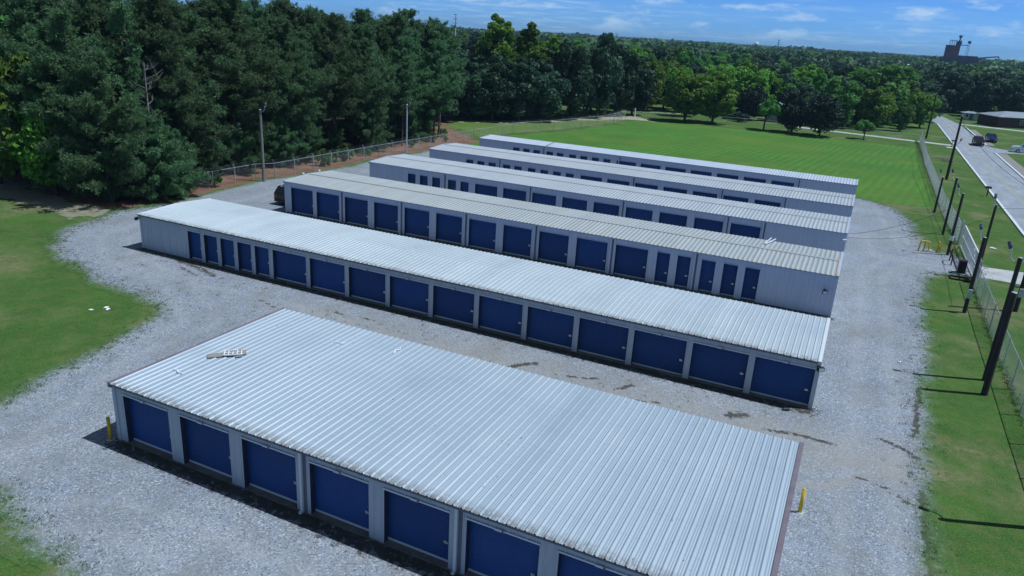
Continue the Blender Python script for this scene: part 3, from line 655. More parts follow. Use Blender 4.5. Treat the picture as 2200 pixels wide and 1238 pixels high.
fence('chain_link_fence', 'galvanised chain link fence with barbed wire arms in front of the pine wood', [(-27.5, 30.6), (-22.44, 33.0), (-22.42, 41.6), (-21.4, 43.3), (-21.2, 62), (-20.4, 86), (-19.2, 97.3)], 1.65)
fence('chain_link_fence', 'chain link fence climbing away along the left side of the mown field', [(-19.1, 97.6), (-15.76, 107.5), (-12.13, 125.4), (-12.6, 140)], 1.9, sp=.09)
fence('chain_link_fence', 'low chain link fence across the far edge of the mown field', [(-12.3, 146.8), (-1.5, 154), (14, 157.4), (44.8, 158.6)], 1.2, arms=False, sp=.13, step=4)
fence('chain_link_fence', 'chain link fence along the road from the gate to the far driveway', [(44.5, 61.0), (44.13, 75.63), (44.2, 91), (44.25, 121), (45.0, 158.6)], 1.85, arms=(-1,))
fence('chain_link_fence', 'chain link fence along the grass from the gate towards the foreground', [(44.42, 47.6), (44.3, 36), (44.24, 20), (44.2, -12)], 1.75, arms=(1,))
# sliding gate, operator and signs
g = empty('sliding_gate', (44.62, 54.5, 0), 'white framed sliding gate across the gravel entrance drive', 'gate')
b = MB(); L_ = 6.0
for z in (.15, 1.0, 1.95): b.tube((0,-L_,z),(0,L_,z),.045 if z < 1.5 else .07,None,8)
b.tube((0,-L_,.15),(0,-2,1.95),.03); b.tube((0,2,1.95),(0,L_,.15),.03); b.build('gate_frame', M_white, g)
b = MB()
for k in range(17): b.box(-.03, -L_+k*.75-.03, .15, .03, -L_+k*.75+.03, 1.95)
b.build('gate_bars', M_white, g)
V = []; F = []
for fam in (0, 1):
    for i in range(150):
        s = -L_+i*.09-1.8
        if s < -L_ or s+1.8 > L_: continue
        y0, y1 = (s, s+1.8) if fam else (s+1.8, s); k = len(V); w = .002
        V += [(w,y0,.15),(-w,y0,.15),(0,y0,.16),(w,y1,1.95),(-w,y1,1.95),(0,y1,1.96)]; F += [(k,k+1,k+4,k+3),(k+1,k+2,k+5,k+4),(k+2,k,k+3,k+5)]
link('gate_mesh', np_mesh('gate_mesh', np.array(V), np.array(F), [M_wire]), g)
for y in (-6.3, 6.3, 6.9):
    b = MB(); b.tube((-.15,y,0),(-.15,y,2.3),.07,.07,10); b.build('gate_post', M_galv, g)
r = empty('gate_operator', (43.75, 50.1, 0), 'dark maroon gate motor cabinet on a concrete pad beside the gate', 'gate motor')
b = MB(); b.box(-.55,-.5,0,.7,.5,.08); b.build('pad', M_conc, r)
b = MB(); b.box(-.22,-.28,.08,.34,.3,1.05); b.box(-.25,-.31,1.05,.37,.33,1.1); b.build('cabinet', M_maroon, r); b = MB(); b.path([(.0,.3,.5),(.0,.75,.5),(.05,.8,.0)], .035); b.build('conduit', M_galv, r)
r = empty('gate_hoop', (43.3, 52.4, 0), 'black pipe hoop guarding the gravel drive inside the gate', 'guard hoop')
b = MB(); b.path([(0,0,0),(0,.1,.8),(0,.5,1.15),(0,1.1,1.15),(0,1.5,.8),(0,1.6,0)], .05, 8); b.build('hoop', M_black, r)
r = empty('bench_frame', (43.6, 48.2, 0), 'low dark steel frame on the grass in front of the gate motor', 'steel frame')
b = MB(); b.box(-.7,-.5,.02,.7,-.4,.12); b.box(-.7,.4,.02,.7,.5,.12); b.box(-.7,-.4,.02,-.6,.4,.12); b.box(.6,-.4,.02,.7,.4,.12); b.build('frame', M_black, r)
r = empty('fence_sign', (44.7, 48.3, 0), 'blank grey sign panel seen from behind at the gate end of the fence', 'sign')
b = MB(); b.box(-.01,-.55,.35,.03,.5,1.75); b.build('panel', M_galv, r); b = MB(); b.tube((.06,-.5,0),(.06,-.5,1.8),.03); b.tube((.06,.45,0),(.06,.45,1.8),.03); b.build('sign_posts', M_galv, r)
r = empty('call_box', (48.2, 49.0, 0), 'small grey green call box on a stand beside the entrance drive', 'call box')
b = MB(); b.tube((0,0,0),(0,0,1.1),.04); b.box(-.2,-.2,0,.2,.2,.03); b.build('stand', M_galv, r); b = MB(); b.box(-.2,-.14,1.1,.22,.14,1.65); b.box(-.22,-.17,1.65,.24,.17,1.69); b.build('housing', M_poleg, r)
def mailbox(loc, label, two=False):
    r = empty('mailbox', loc, label, 'mailbox', 'mailboxes at the road edge')
    b = MB(); b.box(-.06,-.06,0,.06,.06,1.05); b.build('post', M_pole, r)
    for k in range(2 if two else 1):
        b = MB(); yy = -.26+.42*k; n = len(b.v); P = [(-.1,0),(.1,0),(.1,.14),(.06,.22),(-.06,.22),(-.1,.14)]
        A = [(-.1+.42*0+.0+p[0]*0-.25, yy+p[0], 1.05+p[1]) for p in P]; C_ = [(.28, yy+p[0], 1.05+p[1]) for p in P]
        b.v += A+C_; b.f += [tuple(range(6))[::-1], tuple(range(6, 12))]+[(i, (i+1) % 6, 6+(i+1) % 6, 6+i) for i in range(6)]; b.mi += [0]*8
        b.build('box', M_black, r)
mailbox((50.15, 93.2, 0), 'pair of black mailboxes on one post at the near road edge', True)
mailbox((50.45, 153.4, 0), 'black mailbox by the mouth of the far driveway')
b = MB()
for k in range(60):
    a = rnd.uniform(0, 6.28); x, y = rnd.gauss(0, .5), rnd.gauss(0, .7); l = rnd.uniform(.5, 1.6)
    b.path([(x, y, rnd.uniform(.02,.35)), (x+l*.5*math.cos(a), y+l*.5*math.sin(a), rnd.uniform(.1,.5)), (x+l*math.cos(a), y+l*math.sin(a), rnd.uniform(.02,.4))], .025, 4, r2=.01)
b.tube((.2,-.9,.18),(.9,-.4,.2),.18,.16,9); o = b.build('brush_pile', m_simple('dead_wood', (.28,.25,.23), (.38,.36,.35), 3)); o.location = (47.9, 127.2, 0); tag(o, 'pale heap of cut branches on the verge between fence and road', 'brush pile')
for i, (x, y, s, lab) in enumerate([(-2.79, 8.41, .15, 'white litter scrap alone on the left lawn'), (-2.42, 9.11, .15, 'white litter scrap on the left lawn, farther of a close pair'), (-2.12, 8.98, .15, 'white litter scrap on the left lawn, nearer the gravel of a close pair'),
    (47.4, 61.7, .3, 'white litter scrap on the verge right of the gate'), (50.1, 150.5, .8, 'pale litter on the verge near the far driveway'), (45.9, 60.2, .2, 'small pale litter scrap by the gate end'), (39.0, 27.1, .12, 'tiny white scrap at the gravel edge')]):
    b = MB(); b.poly([(-s,-s*.5,.02),(s*.8,-s*.6,.05),(s,s*.3,.03),(0,s*.2,.09)]); b.poly([(0,s*.2,.09),(s,s*.3,.03),(s*.5,s*.8,.02),(-s*.6,s*.5,.05)]); b.poly([(-s,-s*.5,.02),(0,s*.2,.09),(-s*.6,s*.5,.05)]); b.box(-s*.5,-s*.3,.0,s*.4,s*.2,.035)
    o = b.build('litter', M_paper); o.location = (x, y, .01); o.rotation_euler = (0, 0, i*.8); tag(o, lab, 'litter', 'bits of white litter on the grass')
b = MB(); b.tube((0,0,0),(0,0,2.0),.14,.12,10); o = b.build('marker_post', M_white); o.location = (-12.3, 146.0, 0); tag(o, 'white post at the corner of the low fence by the mown field', 'post')

# ------------------------------------------------------------------ vehicles
def car(name, label, loc, rz, paint, kind='sedan', cat='car'):
    root = empty(name, loc, label, cat, None, rz)
    pm = mat(name+'_paint', paint, .25, .2, .6)
    if kind == 'pickup': L_, w, hb_, prof = 5.6, 1.0, 1.0, [(-2.8,.55),(-2.78,1.02),(-1.0,1.08),(-.85,1.12),(-.5,1.78),(.85,1.80),(1.45,1.18),(2.6,1.08),(2.8,.85),(2.8,.5)]
    elif kind == 'suv': L_, w, hb_, prof = 4.7, .95, 1.0, [(-2.35,.5),(-2.35,1.1),(-2.1,1.72),(-1.2,1.8),(.5,1.76),(1.15,1.15),(2.2,1.0),(2.35,.75),(2.35,.45)]
    else: L_, w, hb_, prof = 4.6, .9, .9, [(-2.3,.45),(-2.28,.95),(-1.6,1.0),(-1.0,1.38),(.35,1.42),(1.15,.98),(2.15,.84),(2.3,.65),(2.3,.38)]
    b = MB(); S = [(-w,.93,.0),(-w*.98,1.,.35),(w*.98,1.,.35),(w,.93,.0)]
    def wid(z): return w if z <= hb_+.1 else w-(z-hb_-.1)*.42
    n = len(prof); A = [(x, -wid(z), z) for x, z in prof]; C_ = [(x, wid(z), z) for x, z in prof]
    # body as strips between the left and right outlines, sides split at the waist
    for (a, c, d, e) in zip(A, A[1:], C_, C_[1:]): b.poly([a, d, e, c])
    b.poly([(prof[0][0], -w, .32), (prof[0][0], w, .32), C_[0], A[0]]); b.poly([(prof[-1][0], w, .32), (prof[-1][0], -w, .32), A[-1], C_[-1]])
    for s, O in ((-1, A), (1, C_)):
        for p, q in zip(O, O[1:]):
            z = [(p[0], s*w, .32), (q[0], s*w, .32), q, p]; b.poly(z if s < 0 else z[::-1])
    b.poly([(prof[0][0], -w, .32), (prof[-1][0], -w, .32), (prof[-1][0], w, .32), (prof[0][0], w, .32)])
    b.build('body', pm, root)
    # windows sit 3 mm proud of the cabin
    top = max(z for x, z in prof); cab = [(x, z) for x, z in prof if z > hb_+.05]; 
    up = [p for p in prof if p[1] > top-.12]; xr, xf = up[0][0], up[-1][0]
    fr = prof[prof.index(up[-1])+1]; bk = prof[prof.index(up[0])-1]
    for s in (-1, 1):
        b = MB(); z0 = max(fr[1], bk[1])+.08; z1 = top-.12; y0 = s*(wid(z0)+.006); y1 = s*(wid(z1)+.006)
        q = [(bk[0]+.25, y0, z0), (fr[0]-.18, y0, z0), (xf, y1, z1), (xr+.08, y1, z1)]; b.poly(q if s < 0 else q[::-1]); b.build('side_window', M_glass, root)
    def pane(nm, p, q):
        d = Vector((q[0]-p[0], 0, q[1]-p[1])); nn = Vector((-d.z, 0, d.x)).normalized()*.006
        a = (p[0]+d.x*.1+nn.x, p[1]+d.z*.1+nn.z); c = (p[0]+d.x*.9+nn.x, p[1]+d.z*.9+nn.z)
        b = MB(); b.poly([(a[0], -wid(a[1])+.08, a[1]), (a[0], wid(a[1])-.08, a[1]), (c[0], wid(c[1])-.08, c[1]), (c[0], -wid(c[1])+.08, c[1])]); b.build(nm, M_glass, root)
    pane('windscreen', up[-1], fr); pane('rear_window', bk, up[0])
    for x in (-L_*.31, L_*.31):
        for s in (-1, 1):
            wh = MB(); wh.tube((x, s*(w-.2), .34), (x, s*(w+.02), .34), .34, .34, 18); o = wh.build('wheel', M_black, root)
            rm = MB(); rm.tube((x, s*(w+.02), .34), (x, s*(w+.035), .34), .20, .17, 12); rm.build('rim', M_steel, o)
    for s in (-1, 1):
        b = MB(); b.box(L_/2-.05, s*w*.72-.16, .62, L_/2+.02, s*w*.72+.16, .78); b.build('headlight', M_lens, root)
        b = MB(); b.box(-L_/2-.02, s*w*.78-.12, .72, -L_/2+.05, s*w*.78+.12, .95); b.build('taillight', M_red, root)
    b = MB(); b.box(L_/2-.02, -w*.9, .36, L_/2+.07, w*.9, .56); b.build('front_bumper', M_black if kind != 'pickup' else M_steel, root); b = MB(); b.box(-L_/2-.07, -w*.9, .36, -L_/2+.02, w*.9, .56); b.build('rear_bumper', M_black, root)
car('parked_car', 'dark red sedan stopped on the right side of the road', (55.6, 161.2, .0), R(-92), (.035,.012,.016), 'suv')
car('parked_car', 'dark blue car parked on the verge behind the red car', (59.0, 171.5, .0), R(-92), (.02,.03,.12), 'suv')
car('pickup_truck', 'white pickup truck leaving the side street at the right edge', (63.4, 155.0, .0), R(178), (.70,.72,.76), 'pickup', 'pickup truck')
car('parked_car', 'black car mostly hidden behind the left end of the cream roofed building', (-12.15, 36.6, .0), R(90), (.012,.012,.015), 'suv')

# ------------------------------------------------------------------ houses and far buildings
def house(name, label, cx, cy, rz, L_, Wd, hw, hr, wm, rm, wins, hip=True, cat='house'):
    root = empty(name, (cx, cy, 0), label, cat, None, rz)
    b = MB(); b.box(-L_/2, -Wd/2, -.1, L_/2, Wd/2, hw); b.build('wall', wm, root)
    o = .5; e = Wd/2 if hip else 0; b = MB(); x0, x1, y0, y1 = -L_/2-o, L_/2+o, -Wd/2-o, Wd/2+o
    b.poly([(x0,y0,hw),(x1,y0,hw),(x1-e,0,hr),(x0+e,0,hr)]); b.poly([(x1,y1,hw),(x0,y1,hw),(x0+e,0,hr),(x1-e,0,hr)]); b.poly([(x1,y0,hw),(x1,y1,hw),(x1-e,0,hr)]); b.poly([(x0,y1,hw),(x0,y0,hw),(x0+e,0,hr)])
    b.box(x0, y0, hw-.15, x1, y1, hw-.003); b.build('roof', rm, root)
    for x, w in wins:
        b = MB(); b.box(x-w/2, -Wd/2-.05, .9, x+w/2, -Wd/2-.01, 2.1); f = b.build('window', M_white, root)
        b = MB(); n = max(1, round(w/.7))
        for i in range(n):
            a = x-w/2+.07+i*(w-.07)/n
            for z in (.97, 1.53): b.box(a, -Wd/2-.062, z, a+(w-.07)/n-.07, -Wd/2-.052, z+.5)
        b.build('pane', M_glass, f)
    b = MB(); b.box(-.5, -Wd/2-.04, 0, .5, -Wd/2-.01, 2.05); b.build('door', M_trim, root)
house('brick_house', 'long low brick house with grey blue hipped roof right of the road', 80.5, 230, R(27), 38, 9, 2.7, 3.9, M_brick, M_shing, [(-12, 2.6), (-6.5, 1.2), (6, 2.6), (13, 1.2)])
house('carport', 'small pale roofed shed left of the long brick house', 60.6, 236, R(10), 3.6, 3, 2.0, 2.4, M_galv, M_shing, [(-1.2, .8)], cat='shed')
house('grey_house', 'grey house glimpsed between the dark trees beyond the far fence', 18.5, 172, R(4), 12, 7, 3.0, 4.6, M_shing, M_shing, [(-3, 1.2), (3, 1.2)])
house('metal_roofed_building', 'white roofed building among distant treetops left of the grain elevator', 47.5, 511, R(20), 16, 8, 10.4, 12.0, M_white, M_light, [])
house('metal_roofed_building', 'white roofed building among distant treetops nearest the grain elevator', 56.2, 515, R(20), 9, 8, 10.2, 11.7, M_white, M_light, [])
def elevator():
    root = empty('grain_elevator', (91, 711, 0), 'rusty grain elevator tower with conveyors rising above distant trees', 'grain elevator', None, R(-4))
    b = MB(); b.box(-11.5,-5,0,-1,5,27.2); b.build('silo_tower', M_rust, root)
    b = MB(); b.box(-14,-6.5,0,14,6.5,17.6); b.build('bin_house', M_dsteel, root)
    b = MB(); b.box(-1,-2,17.6,13,2,19.6); b.build('gallery', M_dsteel, root)
    b = MB()
    for x in range(9): b.box(-12+x*2.8,-6.6,16.2,-10.6+x*2.8,-6.53,17.0)
    b.build('louvre', M_rust, root)
    b = MB(); b.box(-4.5,-2,27.2,-.6,2,30.5); 
    for x in (-9,-7.5,-6,-4.5,-3,-1.2): b.tube((x,-1,27.2),(x,-1,31.5),.2,.2,5)
    b.box(-8.8,-1.2,30.6,-4.5,-.8,31); b.box(-3.6,-1.5,33.2,-1.2,1.5,35); b.tube((-2.4,0,30),(-2.4,0,33.4),.5); b.build('head_house', M_dsteel, root)
    b = MB()
    for dx in (-.7,.7):
        for dy in (-.7,.7): b.tube((4.6+dx,dy,17),(4.6+dx,dy,29),.13,.13,4)
    for k in range(8): b.tube((3.9,-.7,17.5+k*1.4),(5.3,-.7,18.9+k*1.4),.08,.08,4)
    b.box(3.6,-1,29,5.8,1,31); b.tube((4.6,0,27.6),(-1,0,27.6),.3,.3,6); b.build('bucket_leg', M_dsteel, root)
    b = MB(); b.tube((13,0,18.3),(27,0,20.3),.55,.5,6); b.tube((27,0,20.3),(28,0,18.2),.5,.3,6); b.build('conveyor', M_dsteel, root)
elevator()
def water_tower():
    root = empty('water_tower', (-282, 2172, 0), 'pale water tower tiny on the horizon', 'water tower')
    b = MB(); Pz = [(18,1.5),(20,4.5),(22.5,6.6),(25.5,7),(28,6.2),(30,4),(31,.5)]
    for (z, r_), (z2, r2) in zip(Pz, Pz[1:]): b.tube((0,0,z),(0,0,z2),r_,r2,16,cap=False)
    b.build('tank', M_white, root, True); b = MB(); b.tube((0,0,0),(0,0,18.3),1.6,1.2,10); b.build('stem', M_white, root)
water_tower()
def mast(loc, h, r_, label, m, arms=True):
    root = empty('mast', loc, label, 'mast', 'tall thin masts on the skyline'); b = MB(); b.tube((0,0,0),(0,0,h),r_,r_*.6,8); b.build('shaft', m, root)
    b = MB()
    for k in range(3): b.box(-r_*4,-r_,h-1-k*2.2,r_*4,r_,h-.7-k*2.2)
    b.build('antenna_arms', m, root)
mast((-178.5, 354, 0), 24.7, .35, 'pale monopole mast rising behind the pine wood', M_white)
mast((-70.5, 870, 0), 26, .42, 'thin dark mast in the middle of the skyline', M_dsteel)
mast((-297, 998, 0), 23.8, .5, 'small faint mast above the far trees left of centre', M_dsteel)

# ------------------------------------------------------------------ trees
def quads(C, N, size, rs, aspect=1.):
    """square leaf clumps at C facing N"""
    n = len(C); N = N/np.linalg.norm(N, axis=1, keepdims=True); A = rs.randn(n, 3); T = np.cross(N, A); T /= np.linalg.norm(T, axis=1, keepdims=True)+1e-9; Bn = np.cross(N, T)
    s = size*(.6+.8*rs.rand(n, 1)); T = T*s*.5; Bn = Bn*s*.5*aspect; fold = N*s*.16
    V = np.stack([C-T-Bn, C+T*.9-Bn*.6+fold, C+T+Bn, C-T*.7+Bn*.8+fold], 1).reshape(-1, 3)
    return V, np.arange(4*n).reshape(-1, 4)
def tree_meshes(kind, seed, trunk_m, leaf_m, H=10., Wd=8., leaf=.40, n=5200, base=.18, lobes=22, roundness=1.):
    rs = np.random.RandomState(seed); rz = H*(1-base)/2; cz = H*base+rz; rx = Wd/2
    # lobes spread over the crown ellipsoid, uneven outline
    L = []; 
    while len(L) < lobes:
        d = rs.randn(3); d /= np.linalg.norm(d); r_ = rs.uniform(.45, .80); z = d[2]*r_
        k = 1. if roundness >= 1 else 1-(1-roundness)*max(0, z)
        L.append(((d[0]*rx*r_*k*1.12, d[1]*rx*r_*k*1.12, cz+z*rz*1.12), rx*rs.uniform(.18, .40)*math.sqrt(42/lobes if lobes > 42 else 1)*(.8 if z > .3 else 1)))
    per = n//lobes; C = []; N = []
    for c, r_ in L:
        d = rs.randn(per, 3); d[:, 2] += .25; d /= np.linalg.norm(d, axis=1, keepdims=True); rr = r_*(.55+.5*rs.rand(per, 1)**.5)
        p = np.array(c)+d*rr*np.array([1, 1, .85]); C.append(p); N.append(d+.9*rs.randn(per, 3))
    C = np.concatenate(C); N = np.concatenate(N); keep = C[:, 2] > H*base*.6; C, N = C[keep], N[keep]
    V, F = quads(C, N, leaf, rs); crown = np_mesh('crown', V, F, [leaf_m])
    b = MB(); tr = max(.10, H*.018); b.tube((0,0,-.1),(0,0,H*.28),tr*1.25,tr,8,cap=False); b.tube((0,0,H*.28),(rs.randn()*.2,rs.randn()*.2,H*.7),tr,tr*.35,7,cap=False)
    for k in range(9):
        c, r_ = L[k % len(L)]; z0 = H*rs.uniform(.2, .5); b.path([(0,0,z0),(c[0]*.5,c[1]*.5,(z0+c[2])*.5+.3),(c[0],c[1],c[2])], tr*.45, 5, r2=tr*.12)
    return b.mesh('trunk', trunk_m), crown
def pine_meshes(seed, H=17., W0=3.4, base=.35, dens=1., tuft=.30):
    rs = np.random.RandomState(seed); tr = .19; b = MB(); tx, ty = rs.randn()*.25, rs.randn()*.25
    ax = lambda z: np.array([tx*math.sin(z/H*2.5), ty*math.sin(z/H*2.), z])
    zs = np.linspace(-.1, H*.985, 9)
    for i in range(8): b.tube(ax(zs[i]), ax(zs[i+1]), tr*(1-.85*max(0, zs[i])/H), tr*(1-.85*zs[i+1]/H), 8, cap=False)
    TC = []; TD = []
    z = H*base
    # bare dead stubs under the crown
    for k in range(7):
        zz = H*rs.uniform(.12, base); a = rs.uniform(0, 6.28); l = rs.uniform(.5, 1.8); p = ax(zz); b.tube(p, p+np.array([math.cos(a)*l, math.sin(a)*l, -.1]), .025, .008, 4, cap=False)
    while z < H*.985:
        t = (z/H-base)/(1-base); prof = (1.02-t)**1.05*(.70+.72*min(1, t*4))*(.8+.4*rs.rand()); nb = rs.randint(4, 7); a0 = rs.uniform(0, 6.28)
        for k in range(nb):
            if rs.rand() > .74*dens+.04: continue
            a = a0+k*6.283/nb+rs.randn()*.25; l = W0*prof*rs.uniform(.45, 1.30)+.22; rise = l*(rs.uniform(.05, .45)+.55*t)+(t > .75)*.2
            p0 = ax(z); p1 = p0+np.array([math.cos(a)*l*.55, math.sin(a)*l*.55, rise*.35]); p2 = p0+np.array([math.cos(a)*l, math.sin(a)*l, rise])
            b.path([p0, p1, p2], .045, 4, r2=.012)
            npad = 1 if l < .9 else 2 if l < 2.2 else 3
            for j in range(npad):
                u = 1-.36*j*rs.uniform(.8, 1.2); q = p0+(p2-p0)*u; pr_ = (.30+.17*l)*(1-.12*j)
                m = max(6, int(30*pr_*dens+3)); side = rs.randn(m, 3)*np.array([.62, .62, .42])*pr_*.54+np.outer(rs.randn(m), (p2-p0)/l)*pr_*.45; side[:, 2] += .15*pr_
                for e in side: TC.append(q+e); d = (p2-p0)/l*.35+e*.7+np.array([0, 0, .75])+rs.randn(3)*.2; TD.append(d/np.linalg.norm(d))
        z += rs.uniform(.55, 1.05)*(1-.40*t)
    TC = np.array(TC); TD = np.array(TD); n = len(TC); K = 17
    # each tuft is a ball of needle bundles opening upwards
    D = np.repeat(TD, K, 0)*.45+rs.randn(n*K, 3)*.75; D /= np.linalg.norm(D, axis=1, keepdims=True); sc = np.repeat(.75+.6*rs.rand(n, 1), K, 0); P = np.repeat(TC, K, 0)+D*.05*sc
    S = np.cross(D, rs.randn(n*K, 3)); S /= np.linalg.norm(S, axis=1, keepdims=True); l = (tuft*(.6+.5*rs.rand(n*K, 1)))*sc; w = .026*(1+.5*rs.rand(n*K, 1))
    V = np.stack([P-S*w*.7, P+S*w*.7, P+D*l*.85+S*w, P+D*l-S*w*.5], 1).reshape(-1, 3); F = np.arange(4*n*K).reshape(-1, 4)
    return b.mesh('trunk', M_bark), np_mesh('crown', V, F, [M_pine])
def tree(name, me, loc, s, label, cat='tree', group=None, rz=None, sz=None):
    """one tree: an empty at its foot, its trunk and its crown"""
    root = empty(name, loc, label, cat, group, rnd.uniform(0, 6.28) if rz is None else rz); root.scale = (s, s, s if sz is None else sz)
    link('trunk', me[0], root); link('crown', me[1], root); return root
PINES = [pine_meshes(100+i, 17, w, bs, dn) for i, (w, bs, dn) in enumerate([(3.4,.36,1.),(3.0,.42,.95),(3.8,.30,1.),(3.2,.38,.85),(3.6,.22,1.),(2.7,.46,.9)])]
PLOW = [pine_meshes(120, 12.5, 3.3, .04, 1.05), pine_meshes(121, 8, 2.6, .04, 1.1), pine_meshes(122, 14, 3.4, .12, .95)]
def fam(seed, m, tm=M_bark2, **k): return [tree_meshes('t', seed+i, tm, m, **k) for i in range(3)]
OD = fam(200, M_oakd, H=12, Wd=8, n=7000, base=.02, lobes=44)
OM = fam(210, M_oakm, H=12, Wd=8, n=6600, base=.03, lobes=42)
OB = fam(220, M_oakb, H=11, Wd=8.5, n=6200, base=.07, lobes=40, leaf=.40)
TB = fam(230, M_oakb, H=18, Wd=7.5, n=9000, base=.08, lobes=85, leaf=.36, roundness=.55)
CE = fam(240, M_ced, H=8.5, Wd=8, n=8500, base=.06, lobes=40, leaf=.30)
SM = fam(250, M_oakm, H=4, Wd=4, n=2600, base=.28, lobes=14, leaf=.22)
BU = [tree_meshes('t', 260+i, M_bark2, M_oakm, H=1.6, Wd=1.8, n=500, base=.02, lobes=7, leaf=.16) for i in range(2)]
BL = tree_meshes('t', 270, M_bark2, M_blue, H=2.4, Wd=4.2, n=1500, base=.02, lobes=10, leaf=.25)
CAMX, CAMY = CAM_P['loc'][0], CAM_P['loc'][1]
# the pine wood behind the left fence
WOOD = [(-25.2, 33),(-25.0, 62),(-24.6, 84),(-33, 96),(-38, 106),(-78, 128),(-120, 110),(-110, 48),(-62, 36),(-44, 31),(-33, 29.5)]
pts = []; tries = 0
def inside(x, y, P):
    c = False
    for i in range(len(P)):
        a, b_ = P[i], P[(i+1) % len(P)]
        if (a[1] > y) != (b_[1] > y) and x < a[0]+(y-a[1])*(b_[0]-a[0])/(b_[1]-a[1]): c = not c
    return c
while len(pts) < 185 and tries < 30000:
    tries += 1; y = rnd.uniform(26, 128); x = rnd.uniform(-118, -24.5); 
    if not inside(x, y, WOOD): continue
    d = -24.6-x; md = 3.5 if d < 14 else 5.2 if d < 35 else 7.5
    if rnd.random() > (1. if d < 18 else .5 if d < 45 else .25): continue
    if any((x-a)**2+(y-b_)**2 < md*md for a, b_ in pts): continue
    pts.append((x, y))
for i, (x, y) in enumerate(pts):
    edge = x > -31; hgt = rnd.uniform(14.0, 19.0) if not edge else rnd.uniform(11.5, 18.2)
    hgt *= .94 if y > 50 else 1.; hgt *= rnd.uniform(.92, 1.06)
    me = PINES[rnd.choice([0, 2, 3, 4, 4]) if edge else rnd.randrange(6)]; s = hgt/17
    tree('pine_tree', me, (x, y, 0), s*rnd.uniform(.95, 1.15), 'tall dark pine standing in the dense wood behind the left fence', 'pine tree', 'pines of the wood behind the left fence', sz=s)
# low branched pines and dark broadleaves at the left corner of the wood
for x, y, s, k in [(-24.4,26.2,1.0,0),(-22.3,28.9,.95,1),(-28.2,26.4,1.1,2),(-22.2,31.2,.72,1),(-32.5,27.2,1.15,0),(-26.4,30.8,1.15,2),(-37.5,29,1.2,2),(-31.5,31.5,1.3,0),(-24.8,34.2,.95,0),(-42,33,1.25,2),(-28,36.5,1.2,2),(-36,36,1.35,2)]:
    tree('low_pine_tree', PLOW[k], (x, y, 0), s, 'bushy dark pine with branches to the ground at the left corner of the wood', 'pine tree', 'bushy pines at the left corner of the wood')
for i, (x, y, s) in enumerate([(-34,25.5,1.15),(-41,28,1.4),(-47,32,1.45),(-53,36,1.5),(-38,24.8,1.0),(-59,41,1.5),(-30,24.8,.75),(-52,30,1.4),(-62,36,1.5)]):
    tree('broadleaf_tree', (OM if i % 2 else OB)[i % 3], (x, y, 0), s, 'dark broadleaf tree at the left edge of the picture beside the lawn', 'tree', 'broadleaf trees at the left edge of the lawn')
for i in range(9):
    x, y, s = rnd.uniform(-27.5, -24.6), 38+i*5.4+rnd.uniform(-1, 1), rnd.uniform(.45, .85)
    tree('young_pine_tree', PLOW[1 if i % 3 else 0], (x, y, 0), s*(.8 if i % 3 == 0 else 1), 'short bushy young pine at the fence edge of the wood, before the tall trunks', 'pine tree', 'young pines at the fence edge of the wood')
r = empty('dead_pine', (-22.9, 29.6, 0), 'bare dead pine with pale forked branches standing in the bushy pines at left', 'dead tree')
b = MB(); b.tube((0,0,-.1),(.1,0,12),.17,.05,8,cap=False)
rs_ = random.Random(5)
for k in range(16):
    z = rs_.uniform(6.5, 11.8); a = rs_.uniform(0, 6.28); l = rs_.uniform(.6, 1.9); p1 = (math.cos(a)*l*.6, math.sin(a)*l*.6, z+l*.25); b.path([(0,0,z), p1, (math.cos(a+.2)*l, math.sin(a+.2)*l, z+l*.55)], .035, 4, r2=.008); b.path([p1, (p1[0]+rs_.uniform(-.6,.6), p1[1]+rs_.uniform(-.6,.6), p1[2]+.7)], .018, 4, r2=.006)
b.build('trunk', m_simple('bleached_wood', (.17,.155,.16), (.23,.21,.215), 3), r)
for i in range(26):
    x, y = (rnd.uniform(-24.5, -22.6), rnd.uniform(36, 86)) if i < 15 else (rnd.uniform(-34, -25), rnd.uniform(32, 90))
    tree('understory_bush', BU[i % 2], (x, y, 0), rnd.uniform(.5, 1.3), 'small green bush on the red soil under the pines', 'bush', 'bushes on the red soil under the pines')
# dark broadleaves behind the meadow, and the bright tall trees over them
for x, y, h, w in [(-36,103.5,13.5,7),(-34,109.7,13.8,7.1),(-30.5,112,12.8,7.2),(-26.6,115.8,13.5,7.2),(-23.6,121,14.2,7.4),(-21,128.2,16.8,7.7),(-18,137,17.6,7.2),(-16.5,145,16.6,7),(-14.5,151,14,7),(-38.5,112,14.5,8),(-33,117,14.5,7.5),(-29,122,15,8),(-27,129,16,8),(-24,136,17,8),(-22,144,16,8),(-19,152,14,8),(-43,118,15,8),(-38,124,14,8)]:
    s = h/12*(.86 if x < -21.5 else 1); tree('broadleaf_tree', OD[rnd.randrange(3)], (x, y, 0), w/8*1.18, 'dark broadleaf tree in the row behind the meadow and field corner', 'tree', 'dark trees behind the meadow', sz=s)
for i, (x, y, h, w, lab) in enumerate([(-34.3,121,21.5,10.4,'tallest bright green tree rising over the dark trees behind the meadow'),(-30.2,126,19.4,9.2,'bright green tree second tallest, right of the tallest one'),(-26.2,131,17.2,8,'bright green tree third in the bright group above the dark trees')]):
    tree('tall_tree', TB[i], (x, y, 0), w/7.5, lab, 'tree', None, sz=h/18)
